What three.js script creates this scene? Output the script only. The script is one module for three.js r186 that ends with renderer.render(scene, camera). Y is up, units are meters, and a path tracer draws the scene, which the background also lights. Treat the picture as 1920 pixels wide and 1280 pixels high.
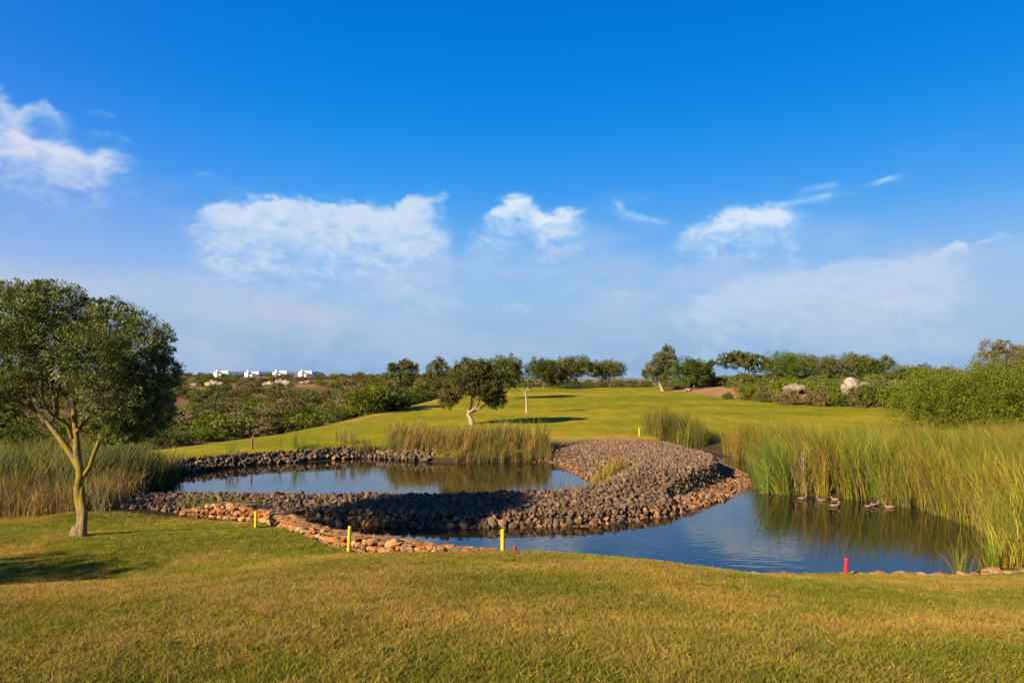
import * as THREE from 'three';
import { mergeGeometries, toCreasedNormals } from 'three/addons/utils/BufferGeometryUtils.js';

// ------------------------------------------------------------------ camera, exposure, sun
const EXPOSURE = 2.8;
const renderer = new THREE.WebGLRenderer({ antialias: true });
renderer.toneMapping = THREE.LinearToneMapping;
renderer.toneMappingExposure = EXPOSURE;
renderer.shadowMap.enabled = true;
const scene = new THREE.Scene();
const camera = new THREE.PerspectiveCamera(53.13, 1024 / 682, 0.1, 9000);
camera.position.set(0, 4, 0);
camera.rotation.x = THREE.MathUtils.degToRad(3.353);

const SUN_BEHIND = THREE.MathUtils.degToRad(38), SUN_UP = THREE.MathUtils.degToRad(24.5);
const sunDir = new THREE.Vector3(-Math.cos(SUN_UP) * Math.cos(SUN_BEHIND), Math.sin(SUN_UP), Math.cos(SUN_UP) * Math.sin(SUN_BEHIND));
const sun = new THREE.DirectionalLight(new THREE.Color().setRGB(1, 0.78, 0.5), 5);
sun.name = 'sun';
sun.position.copy(sunDir).multiplyScalar(150).add(new THREE.Vector3(0, 0, -45));
sun.target.position.set(0, 0, -45);
sun.castShadow = true;
Object.assign(sun.shadow.camera, { left: -110, right: 110, top: 90, bottom: -90, near: 1, far: 400 });
sun.shadow.mapSize.set(4096, 4096);
scene.add(sun, sun.target);

// ------------------------------------------------------------------ helpers
function rngOf(seed) { let s = seed >>> 0; return () => { s = (s + 0x6d2b79f5) | 0; let t = Math.imul(s ^ (s >>> 15), 1 | s); t = (t + Math.imul(t ^ (t >>> 7), 61 | t)) ^ t; return ((t ^ (t >>> 14)) >>> 0) / 4294967296; }; }
const clamp = (x, a = 0, b = 1) => (x < a ? a : x > b ? b : x);
const mix = (a, b, t) => a + (b - a) * t;
const smooth = (a, b, x) => { const t = clamp((x - a) / (b - a)); return t * t * (3 - 2 * t); };
const smin = (a, b, k) => { const h = clamp(0.5 + 0.5 * (b - a) / k); return mix(b, a, h) - k * h * (1 - h); };
const HASH = new Float32Array(65536); { const r = rngOf(77); for (let i = 0; i < 65536; i++) HASH[i] = r(); }
function noise2(x, y) {
  const xi = Math.floor(x), yi = Math.floor(y); let fx = x - xi, fy = y - yi;
  fx = fx * fx * (3 - 2 * fx); fy = fy * fy * (3 - 2 * fy);
  const a = (xi & 255), b = (xi + 1) & 255, c = (yi & 255) << 8, d = ((yi + 1) & 255) << 8;
  return mix(mix(HASH[a | c], HASH[b | c], fx), mix(HASH[a | d], HASH[b | d], fx), fy);
}
function fbm(x, y, oct = 4) { let s = 0, a = 0.5, n = 0; for (let i = 0; i < oct; i++) { s += a * noise2(x, y); n += a; a *= 0.5; x = x * 2.03 + 17.3; y = y * 2.03 + 9.1; } return s / n; }
function lut(pts) { // smooth profile through points
  const n = pts.length, m = pts.map((p, i) => { const a = pts[Math.max(0, i - 1)], b = pts[Math.min(n - 1, i + 1)]; return (b[1] - a[1]) / (b[0] - a[0]); });
  return (x) => {
    if (x <= pts[0][0]) return pts[0][1]; if (x >= pts[n - 1][0]) return pts[n - 1][1];
    let i = 0; while (pts[i + 1][0] < x) i++;
    const h = pts[i + 1][0] - pts[i][0], t = (x - pts[i][0]) / h, t2 = t * t, t3 = t2 * t;
    return (2 * t3 - 3 * t2 + 1) * pts[i][1] + (t3 - 2 * t2 + t) * h * m[i] + (3 * t2 - 2 * t3) * pts[i + 1][1] + (t3 - t2) * h * m[i + 1];
  };
}
const numbers = new Map();
function numbered(name) { const n = numbers.get(name) ?? 0; numbers.set(name, n + 1); return n ? name + '_' + String(n).padStart(3, '0') : name; }
function tag(o, label, category, group, kind) { if (label) o.userData.label = label; if (category) o.userData.category = category; if (group) o.userData.group = group; if (kind) o.userData.kind = kind; return o; }
function lit(o) { o.castShadow = true; o.receiveShadow = true; return o; }
function thing(name, label, category, [x, y, z] = [0, 0, 0], group) { const o = new THREE.Group(); o.name = numbered(name); o.position.set(x, y, z); tag(o, label, category, group); scene.add(o); return o; }
function part(name, geometry, material, parent) { const m = lit(new THREE.Mesh(geometry, material)); m.name = name; parent.add(m); return m; }
const lin = (r, g, b) => new THREE.Color().setRGB(r, g, b);

// ------------------------------------------------------------------ sky (air and clouds only)
{
  const W = 4096, Hh = 2048, data = new Float32Array(W * Hh * 4);
  const s2l = (c) => { c /= 255; return c <= 0.04045 ? c / 12.92 : Math.pow((c + 0.055) / 1.055, 2.4); };
  const stops = [[0, 128, 168, 210], [3, 146, 183, 219], [6, 154, 192, 229], [9, 136, 186, 238], [12, 106, 173, 240], [15, 70, 159, 240], [18, 42, 148, 237], [22, 16, 135, 229], [26, 2, 126, 222], [30, 0, 119, 214], [45, 0, 98, 190], [90, 0, 76, 158]];
  const chan = [1, 2, 3].map((c) => { const f = lut(stops.map((s) => [s[0], s[c]])); return Float32Array.from({ length: 901 }, (_, i) => f(i / 10)); });
  // cloud banks: [top edge as azimuth/elevation pairs in degrees, fall length, opacity, sRGB, raggedness, streakiness]
  const banks = [
    [[-47, 16, -44, 18.6, -40, 19.0, -37.5, 19.1, -36.3, 18.0, -35.2, 19.2, -33.4, 18.3, -32.4, 17], 2.2, 0.80, [206, 210, 236], 0.7, 0.2],
    [[-47, 16, -40, 17.2, -34.5, 16.5, -32, 16.2, -30.4, 16.7, -28.6, 16.2], 3.4, 0.84, [208, 211, 234], 0.5, 0.5],
    [[-27, 12.0, -24.6, 13.3, -22, 14.1, -19.5, 14.6, -14.5, 14.7, -9.2, 14.5, -7.6, 15.6, -5.8, 15.7, -4.6, 13.4], 6.4, 0.8, [205, 216, 238], 0.65, 0.3],
    [[-10, 12.2, -7, 12.8, -4.6, 12.0], 2.4, 0.5, [208, 219, 240], 0.8, 0.2],
    [[-4.6, 12.6, -2.5, 13.5, -1.4, 15.0, 0.2, 15.7, 1.3, 15.3, 2.5, 14.2, 5, 14.4, 6.5, 14.5, 7.5, 13.7], 3.0, 0.88, [218, 226, 244], 0.55, 0.5],
    [[7.7, 14.2, 8.4, 15.0, 9.2, 14.6, 10.4, 14.0, 13.1, 13.3], 0.9, 0.8, [214, 226, 246], 0.5, 0],
    [[12.6, 11.4, 14, 12.3, 16, 12.8, 17.4, 13.6, 19, 13.9, 20.5, 13.8, 22.4, 13.6, 24.2, 12.9], 3.1, 0.82, [216, 226, 245], 0.5, 0.8],
    [[19.2, 13.5, 21, 13.9, 24, 14.1, 25.8, 14.3, 27.2, 14.0], 0.55, 0.72, [206, 222, 246], 0.35, 0],
    [[22.4, 14.3, 24, 14.9, 26.0, 15.0, 27.0, 14.5], 0.5, 0.45, [200, 219, 246], 0.6, 0],
    [[27.0, 14.5, 28.8, 14.9, 30.4, 15.0], 0.28, 0.75, [206, 222, 246], 0.15, 0],
    [[11.5, 6.4, 15, 7.2, 18, 7.9, 22, 8.8, 26, 9.3, 30, 9.3, 32, 9.2, 35, 8.4], 5.4, 0.55, [195, 209, 236], 0.4, 0.3, 0.35],
    [[31.6, 9.1, 33.2, 9.9, 34.6, 9.4], 0.7, 0.75, [212, 224, 244], 0.45, 0],
    [[34.6, 9.6, 35.6, 10.2, 36.6, 9.9], 0.5, 0.5, [205, 220, 244], 0.4, 0],
    [[26.5, 5.7, 29, 6.2, 31.5, 6.2, 33.5, 5.7], 1.3, 0.36, [205, 215, 236], 0.4, 0, 0.3],
    [[-8.6, 6.7, -6.5, 7.1, -4.0, 6.9, -2.6, 6.5], 1.7, 0.34, [196, 208, 232], 0.3, 0.3],
    [[-1.6, 6.4, 0, 6.7, 1.8, 6.4], 0.7, 0.4, [200, 212, 235], 0.4, 0],
    [[-16, 8.4, -12, 8.8, -8.4, 8.2], 1.0, 0.3, [200, 210, 234], 0.5, 0],
    [[7.6, 7.4, 9, 7.7, 10.6, 7.4], 0.6, 0.28, [200, 214, 238], 0.4, 0],
    [[-47, 8.6, -37, 8.5, -33, 8.3, -30, 7.9, -28.2, 8.3, -24, 7.8, -18, 6.8, -12, 5.8], 5.5, 0.5, [181, 192, 222], 0.6, 0.2, 0.9],
    [[-25.5, 15.6, -24.4, 15.9, -23.2, 15.6], 0.3, 0.4, [160, 190, 238], 0.3, 0],
    [[-23, 14.8, -21.8, 15.1, -20.8, 14.9], 0.3, 0.35, [160, 190, 238], 0.3, 0],
    [[-33.2, 18.9, -31.8, 19.1, -30.6, 18.9], 0.3, 0.4, [160, 185, 236], 0.3, 0],
    [[-32.6, 17.6, -31, 17.9, -29.4, 17.3], 0.5, 0.5, [180, 200, 238], 0.5, 0],
  ];
  const r = rngOf(5);
  for (let az = 44; az < 310; az += 5 + 9 * r()) { // the same weather all round
    const e = 6 + 12 * r() * r() + (r() < 0.2 ? 6 : 0), w = 4 + 10 * r(), n = 4 + Math.floor(r() * 4), top = [];
    for (let k = 0; k <= n; k++) top.push(az + w * k / n, e + (k === 0 || k === n ? -0.9 : 0) + 1.2 * (r() - 0.4));
    banks.push([top, 1 + 4 * r() * r(), 0.4 + 0.45 * r(), [203, 214, 238], 0.3 + 0.4 * r(), 0.5 * r()]);
  }
  const tops = banks.map(([t]) => { const a0 = t[0], a1 = t[t.length - 2], n = 400, f = new Float32Array(n + 1); for (let i = 0; i <= n; i++) { const a = a0 + (a1 - a0) * i / n; let k = 0; while (k < t.length - 4 && t[k + 2] < a) k += 2; f[i] = mix(t[k + 1], t[k + 3], clamp((a - t[k]) / (t[k + 2] - t[k]))); } return { a0, a1, f, hi: Math.max(...f) + 1.5 }; });
  const sunAz = 180 + 52; // degrees from straight ahead, clockwise
  for (let y = 0; y < Hh; y++) {
    const el = ((y + 0.5) / Hh - 0.5) * 180, row = y * W * 4, ee = clamp(el, 0, 90), gi = ee * 10, g0 = Math.floor(gi), gf = gi - g0;
    const base = chan.map((c) => mix(c[g0], c[Math.min(900, g0 + 1)], gf));
    for (let x = 0; x < W; x++) {
      const o = row + x * 4;
      if (el < -1) { data[o] = 0.08; data[o + 1] = 0.09; data[o + 2] = 0.06; data[o + 3] = 1; continue; }
      let az = ((x + 0.5) / W - 0.5) * 360 + 90; if (az > 300) az -= 360; if (az < -60) az += 360;
      const violet = smooth(-12, -38, az > -60 && az < 0 ? az : az > 200 ? -38 : 0) * smooth(2, 14, ee) * (1 - smooth(45, 80, ee)); const toSun = Math.abs(((az - sunAz + 540) % 360) - 180), pale = 0.42 * smooth(105, 40, toSun) * (1 - 0.5 * smooth(20, 70, ee));
      let R = mix(base[0], 150, pale) + 16 * violet, G = mix(base[1], 168, pale) - 6 * violet, B = mix(base[2], 226, pale * 0.8) - 2 * violet;
      const right = smooth(8, 38, Math.abs(az - 30) < 60 ? az : 0) * smooth(14, 3, ee) * 0.35; R = mix(R, 182, right); G = mix(G, 205, right); B = mix(B, 234, right);
      if (ee < 34) {
        const w1 = fbm(az * 0.55 + 40, ee * 1.1, 3) - 0.5, w2 = fbm(az * 0.5 + 90, ee * 0.9 + 20, 3) - 0.5, veil = smooth(0.5, 0.85, fbm(az * 0.12 + 7, ee * 0.35 + 3, 4) + 0.12 * smooth(12, 4, ee)) * smooth(20, 8, ee) * 0.48;
        R = mix(R, 190, veil); G = mix(G, 203, veil); B = mix(B, 230, veil);
        for (let k = 0; k < banks.length; k++) {
          const t = tops[k]; if (ee > t.hi || az < t.a0 - 1.5 || az > t.a1 + 1.5) continue;
          const [, fall, op, rgb, rag, streak, soft = 0] = banks[k];
          if (ee < t.hi - 1.5 - fall * 2.2 - 3) continue;
          const wx = az + w1 * 2.0, wy = ee + w2 * 0.9, fine = 0.8 * (fbm(wx * 0.8 + k * 31, wy * 1.7, 5) - 0.5) + 0.42 * (fbm(wx * 2.4 + k * 13 + w2 * 3, wy * 4.2, 5) - 0.5), u = az + w1 * 1.6;
          const span = smooth(t.a0 - 0.6, t.a0 + Math.min(5, (t.a1 - t.a0) * 0.36), u) * smooth(t.a1 + 0.6, t.a1 - Math.min(3.4, (t.a1 - t.a0) * 0.36), u);
          if (span <= 0) continue;
          const thin = Math.min(1, fall / 1.6), topAt = t.f[Math.round(clamp((u - t.a0) / (t.a1 - t.a0)) * 400)] + (0.25 + w1 * 0.9 * rag + fine * 1.1 * rag) * thin, below = topAt - ee;
          if (below < -0.5 - soft) continue;
          const len = fall * 1.3 * (0.8 + 0.4 * fbm(az * 0.22 + k * 7, 3.3, 2)) * (1 + streak * (fbm(az * 0.6 + k * 5, ee * 0.1, 3) - 0.45) * 1.1);
          const shape = smooth(-0.3 * thin - soft * 0.5, 0.2 + (0.5 + 0.6 * rag) * thin + soft, below) * Math.exp(-Math.pow(Math.max(0, below) / Math.max(0.15, len), 1.5) * 1.25) * span;
          let d = Math.pow(smooth(-0.05, 1.12, shape * 1.06 + fine * 1.25 * Math.min(1, shape * 2.4) * (1 - 0.5 * shape)), 1.1) * 1.06;
          d = clamp(d * op);
          R = mix(R, rgb[0] + 26 * d, d); G = mix(G, rgb[1] + 20 * d, d); B = mix(B, rgb[2] + 8 * d, d);
        }
      }
      data[o] = s2l(R) / EXPOSURE + 0.0004; data[o + 1] = s2l(G) / EXPOSURE; data[o + 2] = s2l(B) / EXPOSURE; data[o + 3] = 1;
    }
  }
  const sky = new THREE.DataTexture(data, W, Hh, THREE.RGBAFormat, THREE.FloatType);
  sky.mapping = THREE.EquirectangularReflectionMapping; sky.magFilter = sky.minFilter = THREE.LinearFilter; sky.needsUpdate = true;
  scene.background = sky; scene.environment = sky;
}

// ------------------------------------------------------------------ procedural textures
function greyTexture(n, fn, repeat = 1) {
  const d = new Uint8Array(n * n * 4);
  for (let y = 0; y < n; y++) for (let x = 0; x < n; x++) { const v = clamp(fn(x / n, y / n)) * 255, o = (y * n + x) * 4; d[o] = d[o + 1] = d[o + 2] = v; d[o + 3] = 255; }
  const t = new THREE.DataTexture(d, n, n); t.wrapS = t.wrapT = THREE.RepeatWrapping; t.magFilter = THREE.LinearFilter; t.repeat.set(repeat, repeat); t.needsUpdate = true; return t;
}
// tileable fbm: blend of four shifted copies
function tileFbm(u, v, f, oct, fy = f) { const a = fbm(u * f, v * fy, oct), b = fbm((u - 1) * f, v * fy, oct), c = fbm(u * f, (v - 1) * fy, oct), d = fbm((u - 1) * f, (v - 1) * fy, oct), wu = smooth(0.75, 1, u), wv = smooth(0.75, 1, v); return mix(mix(a, b, wu), mix(c, d, wu), wv); }
const grainTex = greyTexture(512, (u, v) => 0.45 + 0.9 * (tileFbm(u, v, 60, 3) - 0.18) * (0.65 + 0.7 * tileFbm(u, v, 9, 3)), 1);
const rockTex = greyTexture(256, (u, v) => 0.5 + 0.9 * (tileFbm(u, v, 14, 5) - 0.15) - 0.0, 1);
const rockBump = greyTexture(256, (u, v) => tileFbm(u, v, 22, 5), 1);
const rippleTex = greyTexture(512, (u, v) => 0.65 * tileFbm(u, v, 10, 2, 26) + 0.35 * tileFbm(v, u, 40, 2, 18), 1);
const barkTex = greyTexture(256, (u, v) => 0.35 + 0.9 * tileFbm(u, v, 26, 4, 9), 1);

const groundMat = new THREE.MeshPhysicalMaterial({ name: 'ground', vertexColors: true, roughness: 1, specularIntensity: 0.05, map: grainTex, bumpMap: grainTex, bumpScale: 0.02 });
const leafMat = new THREE.MeshPhysicalMaterial({ name: 'leaves', vertexColors: true, roughness: 1, transmission: 0.22, thickness: 0, specularIntensity: 0.06, side: THREE.DoubleSide });
const bladeMat = new THREE.MeshPhysicalMaterial({ name: 'blades', vertexColors: true, roughness: 1, transmission: 0.35, thickness: 0, specularIntensity: 0.08, side: THREE.DoubleSide });
const barkMat = new THREE.MeshPhysicalMaterial({ name: 'bark', vertexColors: true, roughness: 0.95, specularIntensity: 0.2, map: barkTex, bumpMap: barkTex, bumpScale: 0.012 });

// ------------------------------------------------------------------ the lie of the land (x to the right, d = distance ahead, metres; water at 0)
const lowerPond = [[-8.6, 19.2], [-6.4, 18.5], [-5.0, 16.6], [-3.8, 15.0], [-2.6, 14.2], [-1.0, 13.1], [1.5, 12.85], [4, 12.95], [6, 12.95], [9, 13.3], [10.6, 14.8], [12.4, 17.5], [13.1, 19.5], [12.8, 22], [11.6, 23.6], [10.1, 24.3], [9.0, 24.9], [10.6, 28], [11.6, 32], [11.4, 38.5], [9.7, 38.5], [10.2, 33.8], [10.1, 29.6], [9.1, 26.3], [6.95, 23.1], [4.6, 20.6], [2.1, 19.2], [-1.6, 18.9], [-5.4, 19.6]];
const upperPond = [[-13.9, 22.8], [-13.7, 26.3], [-15.0, 29.3], [-12.2, 33], [-7.6, 36.0], [-5.2, 34.6], [-2.9, 33.8], [1.86, 34.2], [2.35, 33], [2.55, 31.4], [2.9, 28.8], [3.25, 26.8], [2.6, 24.6], [1.0, 23.2], [-2, 22.6], [-6, 22.6], [-10, 22.8]];
function toPoly(p, x, y) { // signed distance, negative inside
  let best = 1e9, inside = false;
  for (let i = 0, j = p.length - 1; i < p.length; j = i++) {
    const [ax, ay] = p[j], [bx, by] = p[i], ex = bx - ax, ey = by - ay, t = clamp(((x - ax) * ex + (y - ay) * ey) / (ex * ex + ey * ey)), dx = x - ax - ex * t, dy = y - ay - ey * t;
    best = Math.min(best, dx * dx + dy * dy);
    if ((ay > y) !== (by > y) && x < ax + ex * (y - ay) / ey) inside = !inside;
  }
  return (inside ? -1 : 1) * Math.sqrt(best);
}
const nearL = lut([[-12, 2.7], [0, 2.56], [3.5, 2.42], [6, 1.98], [8.3, 1.5], [9, 1.33], [9.7, 1.09], [10.5, 0.9], [12, 0.81], [14.6, 0.74], [16.5, 0.48], [18, 0.34], [20, 0.29], [24, 0.25]]);
const nearC = lut([[-12, 2.7], [0, 2.56], [3.5, 2.42], [6, 2.05], [9, 1.62], [11.2, 1.21], [12, 0.98], [12.6, 0.80], [13.2, 0.62], [14, 0.5], [16, 0.42], [20, 0.4]]);
const nearR = lut([[-12, 2.7], [0, 2.56], [3.5, 2.42], [6, 1.95], [9, 1.34], [11, 0.85], [12, 0.61], [12.6, 0.5], [14, 0.42], [20, 0.4]]);
const fairway = lut([[18, 0.35], [26, 0.38], [30, 0.45], [38, 0.76], [50, 0.95], [60, 1.27], [80, 2.0], [100, 2.67], [112, 2.98], [122, 3.05], [140, 2.7], [180, 2.2], [300, 2.3], [600, 3], [1500, 5], [4000, 6]]);
const valley = lut([[18, 0.22], [35, 0.16], [50, 0.05], [60, 0.1], [80, 0.35], [120, 1.0], [200, 2.2], [300, 4.2], [400, 6.7], [470, 7.0], [700, 5], [1500, 5], [4000, 6]]);
const leftEdge = lut([[18, -15], [26, -17], [33, -17.6], [42, -14.2], [50, -13], [60, -12.1], [70, -10.4], [80, -9], [110, -11], [200, -20], [4000, -300]]);
const rightEdge = lut([[30, 60], [50, 48], [55, 42], [62, 36], [68, 31], [80, 25.8], [90, 23.5], [100, 22.4], [112, 24], [130, 30], [250, 70], [600, 300], [4000, 3000]]);
function inDike(x, d) { return smooth(-13.0, -11.9, x) * smooth(17.6, 18.6, d) * (x > 1 ? 1 - smooth(35.5, 39, d) : 1 - smooth(25, 28, d)) * (x > rimTo(d) ? 0 : 1); }
const rimTo = (d) => (d < 23.5 ? 8.4 : d < 26.3 ? mix(8.4, 9.6, (d - 23.5) / 2.8) : d < 29.6 ? mix(9.6, 10.5, (d - 26.3) / 3.3) : 10.6);
function height(x, d) {
  let h;
  const near = () => { const a = mix(nearL(d), nearC(d), smooth(-6.5, -1.6, x)); return mix(a, nearR(d), smooth(0.5, 5, x)) + (fbm(x * 0.5 + 50, d * 0.5, 3) - 0.5) * 0.10 * smooth(40, 14, d) + (fbm(x * 3, d * 3, 3) - 0.5) * 0.035; };
  const far = () => {
    const xl = leftEdge(d), k = 3.5 + d * 0.035; let v = mix(valley(d), fairway(d), smooth(xl - k, xl + k * 0.25, x));
    const xr = rightEdge(d), past = x - xr;
    if (past > -2) v += (1 - smooth(150, 240, d)) * (1.15 * smooth(-2, 34, past) + 0.4 * smooth(0, 6, past)) * smooth(40, 62, d);
    const rough = smooth(xl, xl - 8, x) + smooth(0, 10, past);
    v += (fbm(x * 0.06 + 9, d * 0.06, 3) - 0.5) * (0.25 + rough * Math.min(2.2, 0.6 + d * 0.004)) * smooth(36, 60, d);
    return v + (fbm(x * 0.25, d * 0.25, 2) - 0.5) * 0.08;
  };
  if (d < 18) h = near(); else if (d > 24) h = far(); else h = mix(near(), far(), smooth(18, 24, d));
  const reedFlat = smooth(12.7, 14.5, d) * smooth(9.4, 10.4, x) * (1 - smooth(36, 44, d));
  h = mix(h, 0.12, reedFlat);
  const m = inDike(x, d);
  if (m > 0) h = mix(h, 0.27 + 0.17 * smooth(0.3, 2.4, toPoly(lowerPond, x, d)) + 0.42 * smooth(1.5, 5.5, x) * smooth(21, 25.5, d) - 0.15 * smooth(5, 9, x) * smooth(29, 36, d), m);
  if (d > 10 && d < 46 && x > -24 && x < 24) {
    const dl = toPoly(lowerPond, x, d), du = toPoly(upperPond, x, d);
    const wob = (fbm(x * 1.3, d * 1.3, 2) - 0.5) * 0.35;
    const bl = dl < 0 ? Math.max(-0.8, dl * 0.9) : x > 5 && d > 20 && x < rimTo(d) ? (dl < 0.9 ? dl * 0.2 : 0.18 + (dl - 0.9) * 1.3) : dl * (d < 15 ? 1.8 : 1.35);
    const bu = du < 0 ? Math.max(-0.8, du * 0.9) : du * 0.5;
    if (dl + wob < 2.5) h = smin(h, bl + (dl > 0 ? wob * 0.3 : 0), 0.12);
    if (du + wob < 3.5) h = smin(h, bu + (du > 0 ? wob * 0.3 : 0), 0.12);
  }
  return h;
}

function groundColor(x, d, out) {
  const n1 = fbm(x * 0.35 + 3, d * 0.35, 4), n2 = fbm(x * 1.6, d * 1.6 + 40, 3), n3 = fbm(x * 0.09 + 70, d * 0.05, 3);
  let r, g, b;
  if (d < 20) { // the near lawn
    const dry = strawShare(x, d), lush = 1 + 0.3 * smooth(-1.2, -3.4, x) * smooth(9.9, 11.2, d + (x + 6) * -0.12);
    r = mix(0.105, 0.23, dry) * lush; g = mix(0.13, 0.155, dry) * lush; b = mix(0.014, 0.03, dry);
  } else {
    const streak = fbm(x * 0.05 + 5, d * 0.22, 4), dry = clamp((n1 - 0.42) * 1.4 + (streak - 0.45) * 1.9 + 0.18);
    r = mix(0.185, 0.33, dry); g = mix(0.205, 0.265, dry); b = mix(0.010, 0.018, dry);
    const rim = Math.exp(-Math.pow((d - 39.3) / 1.3, 2)) * smooth(0, 3, x); r = mix(r, 0.42, rim * 0.8); g = mix(g, 0.265, rim * 0.8); b = mix(b, 0.06, rim * 0.8);
    const xl = leftEdge(d), xr = rightEdge(d), edge = Math.exp(-Math.pow((x - xl - 0.5) / 1.6, 2)) * smooth(44, 55, d) * 0.6; r = mix(r, 0.38, edge); g = mix(g, 0.25, edge); b = mix(b, 0.07, edge);
    const wildL = smooth(xl + 0.5, xl - 1.5, x + (n1 - 0.5) * 3), wildR = smooth(xr - 1, xr + 1.2, x + (n1 - 0.5) * 5), far = smooth(118, 135, d), wild = Math.max(wildL, wildR, far);
    const soil = smooth(0.4, 0.62, fbm(x * 0.05 + 20, d * 0.03, 4)); // dry soil against heath
    let wr = mix(0.135, 0.21, soil), wg = mix(0.105, 0.125, soil), wb = mix(0.03, 0.06, soil);
    const track = Math.exp(-Math.pow((d - 205 - 10 * (n3 - 0.5) + x * 0.05) / 9, 2)) * smooth(-35, -50, x); wr = mix(wr, 0.36, track); wg = mix(wg, 0.21, track); wb = mix(wb, 0.11, track);
    const bare = smooth(20, 22, x) * smooth(34, 28, x + (n1 - 0.5) * 6) * smooth(74, 80, d) * smooth(104, 98, d); wr = mix(wr, 0.36, bare * 0.9); wg = mix(wg, 0.21, bare * 0.9); wb = mix(wb, 0.10, bare * 0.9);
    const sand = smooth(125, 150, d) * smooth(14, 22, x) * smooth(0.45, 0.6, fbm(x * 0.05, d * 0.02, 3)); wr = mix(wr, 0.45, sand); wg = mix(wg, 0.3, sand); wb = mix(wb, 0.17, sand);
    r = mix(r, wr, wild); g = mix(g, wg, wild); b = mix(b, wb, wild);
  }
  const k = 0.72 + 0.56 * n2;
  r *= k; g *= k; b *= k;
  if (d > 11 && d < 46 && x > -24 && x < 36) {
    const dl = toPoly(lowerPond, x, d), du = toPoly(upperPond, x, d), m = Math.max(inDike(x, d), smooth(0.5, 0.1, dl) * (d > 14 || x > -4 ? 1 : 0), smooth(0.9, 0.3, du)), ledge = x > 4 && d > 19.5 && dl < 1.5 && x < rimTo(d) ? 1 : 0;
    const mud = mix(m, 1, smooth(9.6, 10.4, x) * smooth(13, 14.5, d) * smooth(44, 38, d));
    r = mix(r, ledge ? 0.22 : 0.05, mud); g = mix(g, ledge ? 0.115 : 0.036, mud); b = mix(b, ledge ? 0.045 : 0.022, mud);
  }
  out[0] = r; out[1] = g; out[2] = b;
}
function strawShare(x, d) {
  const patch = fbm(x * 0.55 + 13, d * 0.55, 4), fine = fbm(x * 2.3, d * 2.3 + 9, 3), lower = smooth(-1.2, -3.4, x) * smooth(9.9, 11.2, d + (x + 6) * -0.12);
  const upper = clamp(0.66 + (patch - 0.5) * 2.4 + (fine - 0.5) * 0.9 - 0.30 * smooth(0, 7, x) - 0.18 * smooth(6, 3.4, d) * smooth(-1, 3, x));
  return mix(upper, clamp(0.08 + (patch - 0.5) * 2.4 + (fine - 0.5) * 0.7), lower);
}

// the ground: one sheet to the horizon
{
  const xs = [], ds = [];
  for (let x = -20; x <= 20.001; x += 0.25) xs.push(x);
  for (let x = 20, s = 0.27; x < 4200; s *= 1.055) { x += s; xs.push(x); xs.unshift(-x); }
  xs.sort((a, b) => a - b);
  for (let d = -14; d < 2; d += 1) ds.push(d);
  for (let d = 2; d < 44; d += 0.25) ds.push(d);
  for (let d = 44, s = 0.27; d < 6500; s *= 1.035) { d += s; ds.push(d); }
  const nx = xs.length, nd = ds.length, pos = new Float32Array(nx * nd * 3), col = new Float32Array(nx * nd * 3), uv = new Float32Array(nx * nd * 2), index = [], c = [0, 0, 0];
  for (let j = 0, k = 0; j < nd; j++) for (let i = 0; i < nx; i++, k++) {
    pos[k * 3] = xs[i]; pos[k * 3 + 1] = height(xs[i], ds[j]); pos[k * 3 + 2] = -ds[j];
    groundColor(xs[i], ds[j], c); col.set(c, k * 3); uv[k * 2] = xs[i] / 1.7; uv[k * 2 + 1] = ds[j] / 1.7;
    if (i && j) index.push(k - nx - 1, k - nx, k, k - nx - 1, k, k - 1);
  }
  const g = new THREE.BufferGeometry(); g.setAttribute('position', new THREE.BufferAttribute(pos, 3)); g.setAttribute('color', new THREE.BufferAttribute(col, 3)); g.setAttribute('uv', new THREE.BufferAttribute(uv, 2)); g.setIndex(index); g.computeVertexNormals();
  const m = lit(new THREE.Mesh(g, groundMat)); m.name = 'ground'; scene.add(tag(m, 'mown golf course ground with lawn, fairway and dry hillside', 'ground', null, 'structure'));
}
// the two ponds
function pond(outline, label, bump) {
  const s = new THREE.Shape(outline.map(([x, d]) => new THREE.Vector2(x, d))), g = new THREE.ShapeGeometry(s).rotateX(-Math.PI / 2), uv = g.attributes.uv, p = g.attributes.position;
  for (let i = 0; i < uv.count; i++) uv.setXY(i, p.getX(i) / 4.5, p.getZ(i) / 4.5);
  const m = lit(new THREE.Mesh(g, new THREE.MeshPhysicalMaterial({ name: 'pond_water', color: lin(0.013, 0.012, 0.006), roughness: 0.025, ior: 1.4, bumpMap: rippleTex, bumpScale: bump })));
  m.name = numbered('pond_water'); scene.add(tag(m, label, 'pond water', null, 'structure'));
}
pond([[-18, 21.2], [-6, 20.7], [1, 20.7], [3.6, 22.6], [6, 26], [6.3, 31], [6.1, 38], [0, 38.5], [-8, 39], [-18, 34]], 'still pond water behind the curved stone dike', 0.0025);
pond([[-12, 20.8], [-6, 20.3], [1.2, 20.3], [4, 22.2], [6.4, 26], [6.7, 31], [6.5, 39.2], [13, 39.6], [17, 30], [17, 12.6], [9, 12.0], [-3, 12.2], [-9.5, 18]], 'rippled pond water between the near lawn and the curved stone dike', 0.003);
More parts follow.
